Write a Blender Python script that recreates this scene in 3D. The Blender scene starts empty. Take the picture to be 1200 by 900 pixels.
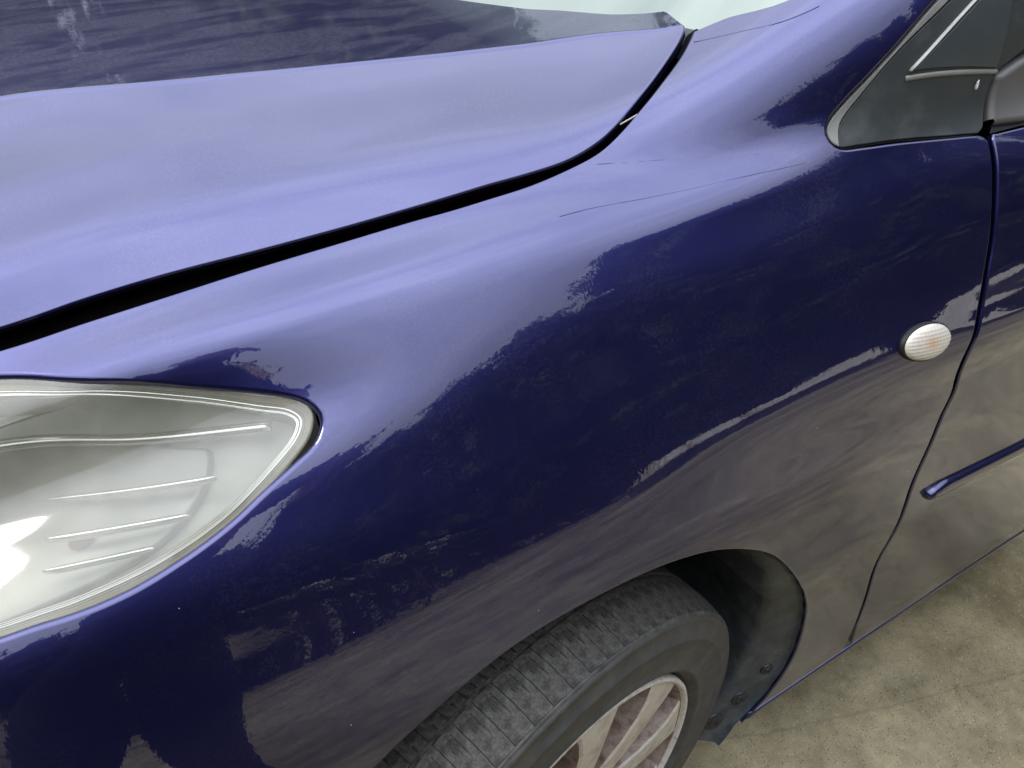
import bpy, bmesh, math, random
import numpy as np
from mathutils import Vector, Matrix, geometry

# ------------------------------------------------------------------ camera, sky, sun, exposure
sc = bpy.context.scene
COL = sc.collection
cam_d = bpy.data.cameras.new('camera')
cam_d.sensor_width = 36.0
cam_d.lens = 906.42 / 1200 * 36
cam_d.clip_start = 0.02
cam_d.clip_end = 600
cam = bpy.data.objects.new('camera', cam_d)
COL.objects.link(cam)
CAMP = Vector((-0.25340, -1.19048, 1.25691))
yaw, pitch, roll = 0.537981, 0.650906, -0.010537
_f = Vector((math.sin(yaw) * math.cos(pitch), math.cos(yaw) * math.cos(pitch), -math.sin(pitch)))
_r = Vector((math.cos(yaw), -math.sin(yaw), 0))
_u = _r.cross(_f)
_r2 = math.cos(roll) * _r + math.sin(roll) * _u
_u2 = -math.sin(roll) * _r + math.cos(roll) * _u
m = Matrix((_r2, _u2, -_f)).transposed().to_4x4()
m.translation = CAMP
cam.matrix_world = m
sc.camera = cam

SUN_EL, SUN_AZ = math.radians(42), math.radians(-66)      # ahead of the car, behind thin cloud
world = bpy.data.worlds.new('World')
sc.world = world
world.use_nodes = True
wn = world.node_tree
wn.nodes.clear()
def wnode(t, **k):
    n = wn.nodes.new(t)
    for a, b in k.items(): setattr(n, a, b)
    return n
w_out = wnode('ShaderNodeOutputWorld')
w_bg = wnode('ShaderNodeBackground')
w_bg.inputs['Strength'].default_value = 0.15
sky = wnode('ShaderNodeTexSky', sky_type='NISHITA')
sky.sun_disc = False
sky.sun_elevation = SUN_EL
sky.sun_rotation = SUN_AZ
sky.air_density = 1.0
sky.dust_density = 2.0
tc = wnode('ShaderNodeTexCoord')
mp = wnode('ShaderNodeMapping')
mp.inputs['Scale'].default_value = (1, 1, 2.2)
cn = wnode('ShaderNodeTexNoise')
cn.inputs['Scale'].default_value = 2.3
cn.inputs['Detail'].default_value = 7
cn.inputs['Roughness'].default_value = 0.55
cr = wnode('ShaderNodeValToRGB')
cr.color_ramp.elements[0].position = 0.33
cr.color_ramp.elements[1].position = 0.74
cr.color_ramp.elements[0].color = (0.60, 0.60, 0.60, 1)
mixc = wnode('ShaderNodeMix', data_type='RGBA')
mixc.inputs[7].default_value = (11.4, 12.0, 14.0, 1)      # cloud, in the sky texture's own units
wn.links.new(tc.outputs['Generated'], mp.inputs['Vector'])
wn.links.new(mp.outputs['Vector'], cn.inputs['Vector'])
wn.links.new(cn.outputs['Fac'], cr.inputs['Fac'])
wn.links.new(cr.outputs['Color'], mixc.inputs[0])
wn.links.new(sky.outputs['Color'], mixc.inputs[6])
# an overcast sky is about three times as bright overhead as at the horizon
sxyz = wnode('ShaderNodeSeparateXYZ')
wn.links.new(tc.outputs['Generated'], sxyz.inputs[0])
grad = wnode('ShaderNodeMapRange')
grad.inputs['From Min'].default_value = 0.0
grad.inputs['From Max'].default_value = 1.0
grad.inputs['To Min'].default_value = 0.37
grad.inputs['To Max'].default_value = 1.65
zpow = wnode('ShaderNodeMath', operation='POWER')
zpow.inputs[1].default_value = 2.8
zabs = wnode('ShaderNodeMath', operation='ABSOLUTE')
wn.links.new(sxyz.outputs['Z'], zabs.inputs[0])
wn.links.new(zabs.outputs[0], zpow.inputs[0])
wn.links.new(zpow.outputs[0], grad.inputs['Value'])
gmul = wnode('ShaderNodeMix', data_type='RGBA', blend_type='MULTIPLY')
gmul.inputs[0].default_value = 1.0
wn.links.new(mixc.outputs[2], gmul.inputs[6])
wn.links.new(grad.outputs['Result'], gmul.inputs[7])
wn.links.new(gmul.outputs[2], w_bg.inputs['Color'])
wn.links.new(w_bg.outputs['Background'], w_out.inputs['Surface'])

sun_d = bpy.data.lights.new('sun', 'SUN')
sun_d.energy = 1.3
sun_d.angle = math.radians(20)
sun_d.color = (1.0, 0.96, 0.9)
sun = bpy.data.objects.new('sun', sun_d)
COL.objects.link(sun)
sun.rotation_euler = Vector((math.sin(SUN_AZ)*math.cos(SUN_EL), math.cos(SUN_AZ)*math.cos(SUN_EL), math.sin(SUN_EL))).to_track_quat('Z', 'Y').to_euler()

vs = sc.view_settings
vs.view_transform = 'Standard'
vs.look = 'None'
vs.exposure = 0.75
vs.gamma = 1.0

rng = random.Random(7)

# ------------------------------------------------------------------ helpers
def link(o, parent=None):
    COL.objects.link(o)
    if parent is not None:
        o.parent = parent
    return o
def empty(name, loc=(0, 0, 0), parent=None):
    o = bpy.data.objects.new(name, None)
    o.location = loc
    o.empty_display_size = 0.1
    return link(o, parent)
def tag(o, label=None, cat=None, group=None, kind=None):
    if label: o['label'] = label
    if cat: o['category'] = cat
    if group: o['group'] = group
    if kind: o['kind'] = kind
    return o
def mesh(name, verts, faces, mat, parent=None, normals=None, smooth=True, fmat=None):
    me = bpy.data.meshes.new(name)
    me.from_pydata([tuple(map(float, v)) for v in verts], [], [tuple(int(i) for i in f) for f in faces])
    for mm in (mat if isinstance(mat, (list, tuple)) else [mat]):
        me.materials.append(mm)
    if fmat is not None:
        me.polygons.foreach_set('material_index', np.asarray(fmat, np.int32))
    me.polygons.foreach_set('use_smooth', [smooth] * len(me.polygons))
    me.update()
    if normals is not None:
        me.normals_split_custom_set_from_vertices([tuple(map(float, n)) for n in normals])
    o = bpy.data.objects.new(name, me)
    return link(o, parent)
def bm_obj(name, bm, mat, parent=None, smooth=True):
    me = bpy.data.meshes.new(name)
    bm.normal_update()
    bm.to_mesh(me); bm.free()
    me.materials.append(mat)
    me.polygons.foreach_set('use_smooth', [smooth] * len(me.polygons))
    o = bpy.data.objects.new(name, me)
    return link(o, parent)

# ------------------------------------------------------------------ materials
class NT:
    def __init__(s, name):
        s.m = bpy.data.materials.new(name); s.m.use_nodes = True
        s.t = s.m.node_tree; s.b = s.t.nodes['Principled BSDF']; s.o = s.t.nodes['Material Output']
        s.co = None
    def n(s, t, **k):
        x = s.t.nodes.new(t)
        for a, b in k.items(): setattr(x, a, b)
        return x
    def l(s, a, b): s.t.links.new(a, b)
    def coord(s):
        if s.co is None: s.co = s.n('ShaderNodeTexCoord').outputs['Object']
        return s.co
    def noise(s, scale, detail=4, rough=.55, dist=0.0, vec=None):
        x = s.n('ShaderNodeTexNoise'); x.inputs['Scale'].default_value = scale
        x.inputs['Detail'].default_value = detail; x.inputs['Roughness'].default_value = rough
        x.inputs['Distortion'].default_value = dist
        s.l(vec or s.coord(), x.inputs['Vector']); return x.outputs['Fac']
    def voro(s, scale, feature='F1', out='Distance', vec=None):
        x = s.n('ShaderNodeTexVoronoi', feature=feature); x.inputs['Scale'].default_value = scale
        s.l(vec or s.coord(), x.inputs['Vector']); return x.outputs[out]
    def map(s, scale, rot=(0, 0, 0), loc=(0, 0, 0)):
        x = s.n('ShaderNodeMapping'); x.inputs['Scale'].default_value = scale
        x.inputs['Rotation'].default_value = rot; x.inputs['Location'].default_value = loc
        s.l(s.coord(), x.inputs['Vector']); return x.outputs['Vector']
    def ramp(s, fac, stops):
        x = s.n('ShaderNodeValToRGB'); e = x.color_ramp.elements
        while len(e) < len(stops): e.new(0.5)
        for q, (p, c) in zip(e, stops):
            q.position = p; q.color = (c, c, c, 1) if not isinstance(c, tuple) else (*c, 1)
        s.l(fac, x.inputs['Fac']); return x.outputs['Color']
    def mix(s, fac, a, b, blend='MIX'):
        x = s.n('ShaderNodeMix', data_type='RGBA', blend_type=blend)
        for sock, v in ((0, fac), (6, a), (7, b)):
            if hasattr(v, 'is_linked'): s.l(v, x.inputs[sock])
            elif isinstance(v, tuple): x.inputs[sock].default_value = (*v, 1)
            else: x.inputs[sock].default_value = v
        return x.outputs[2]
    def math(s, op, a, b=0.0):
        x = s.n('ShaderNodeMath', operation=op)
        for i, v in enumerate((a, b)):
            if hasattr(v, 'is_linked'): s.l(v, x.inputs[i])
            else: x.inputs[i].default_value = v
        return x.outputs[0]
    def set(s, **k):
        for a, v in k.items():
            sock = s.b.inputs[a.replace('_', ' ')]
            if hasattr(v, 'is_linked'): s.l(v, sock)
            else: sock.default_value = (*v, 1) if isinstance(v, tuple) else v
        return s
    def bump(s, h, strength, dist, sock='Normal'):
        x = s.n('ShaderNodeBump'); x.inputs['Strength'].default_value = strength
        x.inputs['Distance'].default_value = dist
        s.l(h, x.inputs['Height']); s.l(x.outputs['Normal'], s.b.inputs[sock]); return s

def paint_mat(name, dusty=False):
    p = NT(name)
    # metal flake undercoat, clear coat with orange peel, stone chips and thin dust
    base = (0.0190, 0.0200, 0.100)
    chip_c = p.voro(75, out='Color'); chip_d = p.voro(75)
    sep = p.n('ShaderNodeSeparateColor'); p.l(chip_c, sep.inputs[0])
    rare = p.math('GREATER_THAN', sep.outputs[0], 0.60)
    size = p.math('MULTIPLY', p.math('POWER', sep.outputs[1], 3.0), 0.062)
    oz = p.n('ShaderNodeSeparateXYZ'); p.l(p.coord(), oz.inputs[0])
    lowz = p.ramp(oz.outputs[2], [(0.74, 1.0), (0.90, 0.25)])
    chip = p.math('MULTIPLY', rare, p.math('LESS_THAN', chip_d, p.math('MULTIPLY', size, lowz)))
    dustn = p.ramp(p.noise(9, 8, .7), [(0.42, 0.0), (0.85, 1.0)])
    if dusty:
        wipe = p.ramp(p.noise(6, 3, .5, 1.5, p.map((1.0, 3.2, 1), (0, 0, .35))), [(0.40, 0.0), (0.56, 1.0)])
        fine = p.ramp(p.noise(260, 3, .7), [(0.35, .25), (0.7, 1.0)])
        dust = p.math('MULTIPLY', p.math('MULTIPLY', wipe, fine), 0.24)
        dust = p.math('ADD', dust, 0.03)
    else:
        fine = p.ramp(p.noise(420, 2, .7), [(0.45, 0.0), (0.75, 1.0)])
        dust = p.math('MULTIPLY', p.math('MULTIPLY', dustn, fine), 0.17)
    col = p.mix(dust, base, (0.30, 0.28, 0.24))
    col = p.mix(chip, col, (0.55, 0.55, 0.52))
    solid = p.math('MAXIMUM', chip, dust)
    metal = p.math('MULTIPLY', p.math('SUBTRACT', 1.0, solid), 0.88)
    p.set(Base_Color=col, Metallic=metal, Roughness=0.34, Coat_Weight=p.math('SUBTRACT', 1.0, p.math('MULTIPLY', dust, 1.0)),
          Coat_Roughness=p.ramp(p.noise(14, 8, .7), [(0.35, .006), (0.75, .030)]), Coat_IOR=1.71)
    p.bump(p.noise(190, 2, .5), 0.018, 0.002, 'Coat Normal')
    return p.m
PAINT = paint_mat('blue_paint')
PAINT_D = paint_mat('dusty_blue_paint', True)

def simple(name, col, rough=.5, metal=0.0, spec=.5, var=.25, scale=40, bump=0.0, bscale=300, dirt=None, coat=0.0):
    p = NT(name)
    n = p.ramp(p.noise(scale, 6, .6), [(0.3, 1 - var), (0.75, 1 + var)])
    c = p.mix(1.0, col, n, 'MULTIPLY')
    if dirt:
        dm = p.ramp(p.noise(dirt[1], 6, .65), [(dirt[2], 0.0), (dirt[3], 1.0)])
        c = p.mix(dm, c, dirt[0])
    p.set(Base_Color=c, Roughness=rough, Metallic=metal, Specular_IOR_Level=spec, Coat_Weight=coat)
    if bump: p.bump(p.noise(bscale, 4, .6), bump, 0.002)
    return p.m
BLACK = simple('black_void', (0.006, 0.006, 0.006), .9, spec=.05, var=.1)
RUBBER = simple('black_rubber', (0.012, 0.012, 0.012), .55, spec=.35)
PLASTIC = simple('weathered_black_plastic', (0.030, 0.036, 0.036), .5, spec=.5, var=.12, bump=.08, bscale=900, dirt=((0.10, 0.11, 0.10), 14, .55, .95))
PLATE = simple('dark_grey_plate', (0.045, 0.055, 0.058), .35, spec=.5, var=.1, dirt=((0.10, 0.11, 0.11), 20, .6, .95))
BAND = simple('grey_trim_band', (0.20, 0.20, 0.18), .35, spec=.5, var=.12)
MIRRORGREY = simple('grey_mirror_base', (0.085, 0.083, 0.075), .5, var=.2, scale=9)
BEAD = simple('pale_bead_line', (0.38, 0.38, 0.35), .5)
WHITEMARK = simple('white_dropping', (0.75, 0.75, 0.70), .7)
LINER = simple('liner_plastic', (0.038, 0.047, 0.053), .5, spec=.5, var=.5, scale=30, bump=.9, bscale=55, dirt=((0.12, 0.13, 0.13), 22, .5, .85))
UNDER = simple('underbody_black', (0.012, 0.012, 0.012), .8)

def rubber_tyre():
    p = NT('worn_tyre_rubber')
    d = p.ramp(p.noise(85, 8, .78), [(0.40, 0.0), (0.62, 1.0)])
    c = p.mix(d, (0.038, 0.036, 0.031), (0.135, 0.128, 0.108))
    st = p.ramp(p.noise(10, 3, .6), [(0.62, 0.0), (0.8, 1.0)])
    c = p.mix(p.math('MULTIPLY', st, .5), c, (0.11, 0.085, 0.045))
    sc_ = p.ramp(p.noise(130, 2, .5, 0, p.map((1, 1, .15), (.4, .3, .2))), [(0.66, 0.0), (0.72, 1.0)])
    c = p.mix(p.math('MULTIPLY', sc_, .35), c, (0.16, 0.155, 0.14))
    p.set(Base_Color=c, Roughness=0.75, Specular_IOR_Level=0.3)
    p.bump(p.noise(240, 6, .75), .6, .003)
    return p.m
TYRE = rubber_tyre()
TYRE_W = simple('tyre_sidewall', (0.060, 0.060, 0.057), .6, spec=.35, var=.3, scale=45, bump=.3, bscale=170, dirt=((0.12, 0.095, 0.06), 16, .52, .85))

RIDGE = simple('scuffed_tyre_shoulder', (0.085, 0.084, 0.075), .8, spec=.2, var=.55, scale=70, bump=.4, bscale=160)
def alloy():
    p = NT('silver_alloy')
    d = p.ramp(p.noise(40, 8, .72), [(0.46, 0.0), (0.68, 1.0)])
    c = p.mix(p.math('MULTIPLY', d, .55), (0.58, 0.54, 0.46), (0.20, 0.125, 0.085))
    p.set(Base_Color=c, Metallic=0.25, Roughness=0.4)
    p.bump(p.noise(300, 4, .6), .12, .001)
    return p.m
def brakedust():
    p = NT('brake_dust_alloy')
    d = p.ramp(p.noise(60, 7, .7), [(0.40, 0.0), (0.66, 1.0)])
    c = p.mix(d, (0.30, 0.24, 0.19), (0.12, 0.062, 0.040))
    p.set(Base_Color=c, Metallic=0.1, Roughness=0.65)
    p.bump(p.noise(220, 5, .7), .3, .002)
    return p.m
def scuffed():
    p = NT('kerbed_rim_edge')
    d = p.ramp(p.noise(90, 7, .75), [(0.50, 0.0), (0.68, 1.0)])
    c = p.mix(p.math('MULTIPLY', d, .7), (0.62, 0.60, 0.54), (0.25, 0.18, 0.13))
    p.set(Base_Color=c, Metallic=0.2, Roughness=0.55)
    p.bump(p.noise(200, 5, .7), .3, .001)
    return p.m
ALLOY, BRAKE, SCUFF = alloy(), brakedust(), scuffed()

def lens_mat():
    p = NT('hazed_headlight_lens')
    out = p.o
    tr = p.n('ShaderNodeBsdfTransparent'); tr.inputs[0].default_value = (0.93, 0.93, 0.86, 1)
    hz = p.ramp(p.noise(18, 7, .65), [(0.3, 0.18), (0.8, 0.36)])
    p.set(Base_Color=(0.56, 0.55, 0.445), Roughness=0.12, Specular_IOR_Level=.6)
    mx = p.n('ShaderNodeMixShader'); p.l(hz, mx.inputs[0]); p.l(tr.outputs[0], mx.inputs[1]); p.l(p.b.outputs[0], mx.inputs[2])
    gl = p.n('ShaderNodeBsdfGlossy'); gl.inputs['Roughness'].default_value = 0.04
    fr = p.n('ShaderNodeFresnel'); fr.inputs['IOR'].default_value = 1.5
    mx2 = p.n('ShaderNodeMixShader'); p.l(fr.outputs[0], mx2.inputs[0]); p.l(mx.outputs[0], mx2.inputs[1]); p.l(gl.outputs[0], mx2.inputs[2])
    p.l(mx2.outputs[0], out.inputs['Surface'])
    return p.m
LENS = lens_mat()
CHROME = simple('chrome_bezel', (0.78, 0.78, 0.73), .22, 1.0, var=.03)
REFLECTOR = simple('satin_reflector', (0.40, 0.41, 0.365), .42, .30, var=.06, scale=8)
BOWL = simple('bowl_reflector', (0.31, 0.32, 0.285), .38, .30, var=.08, scale=8)
LAMPGREY = simple('lamp_rim_plastic', (0.33, 0.32, 0.22), .45, .2, var=.25, dirt=((0.34, 0.25, 0.10), 30, .45, .75))
AMBER = simple('amber_bulb', (0.22, 0.09, 0.05), .3)

def glass_mat():
    p = NT('windscreen_glass')
    p.set(Base_Color=(0.10, 0.13, 0.11), Roughness=0.02, Specular_IOR_Level=.5, IOR=2.3, Specular_Tint=(0.95, 1.0, 0.84))
    return p.m
GLASS = glass_mat()
WIRE_REFL = simple('dark_wire_reflection', (0.045, 0.040, 0.14), .5, spec=.3)
TWIGM = simple('dry_needle', (0.45, 0.42, 0.36), .7)
GLASS_D = simple('dark_door_glass', (0.03, 0.05, 0.035), .03, spec=.8, var=.05)

def marker_mat():
    p = NT('clear_marker_lens')
    p.set(Base_Color=(0.80, 0.78, 0.68), Roughness=0.18, Specular_IOR_Level=.6, Subsurface_Weight=0.0)
    return p.m
MARKER = marker_mat()
def marker_core():  # amber colour at the lens centre, fading outward to cream
    p = NT('amber_marker_core')
    d = p.n('ShaderNodeVectorMath', operation='LENGTH')
    p.l(p.map((52, 80, 0)), d.inputs[0])
    f = p.ramp(d.outputs['Value'], [(0.05, 1.0), (0.70, 0.0)])
    c = p.mix(f, (0.54, 0.50, 0.42), (0.54, 0.36, 0.22))
    p.set(Base_Color=c, Roughness=0.15, Specular_IOR_Level=.7)
    return p.m
MARKER_C = marker_core()

def concrete():
    p = NT('stained_concrete')
    big = p.ramp(p.noise(1.1, 6, .6, .6), [(0.35, 0.0), (0.68, 1.0)])
    c = p.mix(big, (0.165, 0.134, 0.068), (0.460, 0.395, 0.235))
    mid = p.ramp(p.noise(8, 9, .74), [(0.36, 0.58), (0.66, 1.14)])
    c = p.mix(1.0, c, mid, 'MULTIPLY')
    pale = p.ramp(p.noise(2.6, 5, .6, .4, p.map((1, 1, 1), (0, 0, 0), (3.1, 7.7, 0))), [(0.55, 0.0), (0.8, 1.0)])
    c = p.mix(p.math('MULTIPLY', pale, .55), c, (0.42, 0.39, 0.29))
    gv = p.voro(260, out='Color'); gd = p.voro(260)
    sep = p.n('ShaderNodeSeparateColor'); p.l(gv, sep.inputs[0])
    gmask = p.math('MULTIPLY', p.math('GREATER_THAN', sep.outputs[0], .84), p.math('LESS_THAN', gd, p.math('MULTIPLY', sep.outputs[1], .5)))
    c = p.mix(p.math('MULTIPLY', gmask, .5), c, (0.40, 0.37, 0.27))
    dk = p.math('MULTIPLY', p.math('LESS_THAN', sep.outputs[0], .16), p.math('LESS_THAN', gd, .33))
    c = p.mix(p.math('MULTIPLY', dk, .6), c, (0.04, 0.036, 0.025))
    fine = p.ramp(p.noise(420, 4, .7), [(0.3, .75), (0.72, 1.22)])
    c = p.mix(1.0, c, fine, 'MULTIPLY')
    mot = p.ramp(p.noise(34, 7, .76), [(0.34, .88), (0.66, 1.10)])
    c = p.mix(1.0, c, mot, 'MULTIPLY')
    # hairline crack running out from under the sill
    sx = p.n('ShaderNodeSeparateXYZ'); p.l(p.coord(), sx.inputs[0])
    wob = p.math('MULTIPLY', p.math('SUBTRACT', p.noise(3, 5, .6), .5), .07)
    line = p.math('ADD', p.math('ADD', p.math('MULTIPLY', sx.outputs[0], CRK_A), p.math('MULTIPLY', sx.outputs[1], CRK_B)), CRK_C)
    dist = p.math('ABSOLUTE', p.math('ADD', line, wob))
    crack = p.ramp(dist, [(0.0, 1.0), (0.0022, 0.0)])
    c = p.mix(p.math('MULTIPLY', crack, .22), c, (0.03, 0.028, 0.02))
    p.set(Base_Color=c, Roughness=0.85, Specular_IOR_Level=.25)
    p.bump(p.noise(240, 6, .75), .5, .004)
    return p.m
CRK_A, CRK_B, CRK_C = 0.33, 0.94, 0.62

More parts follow.
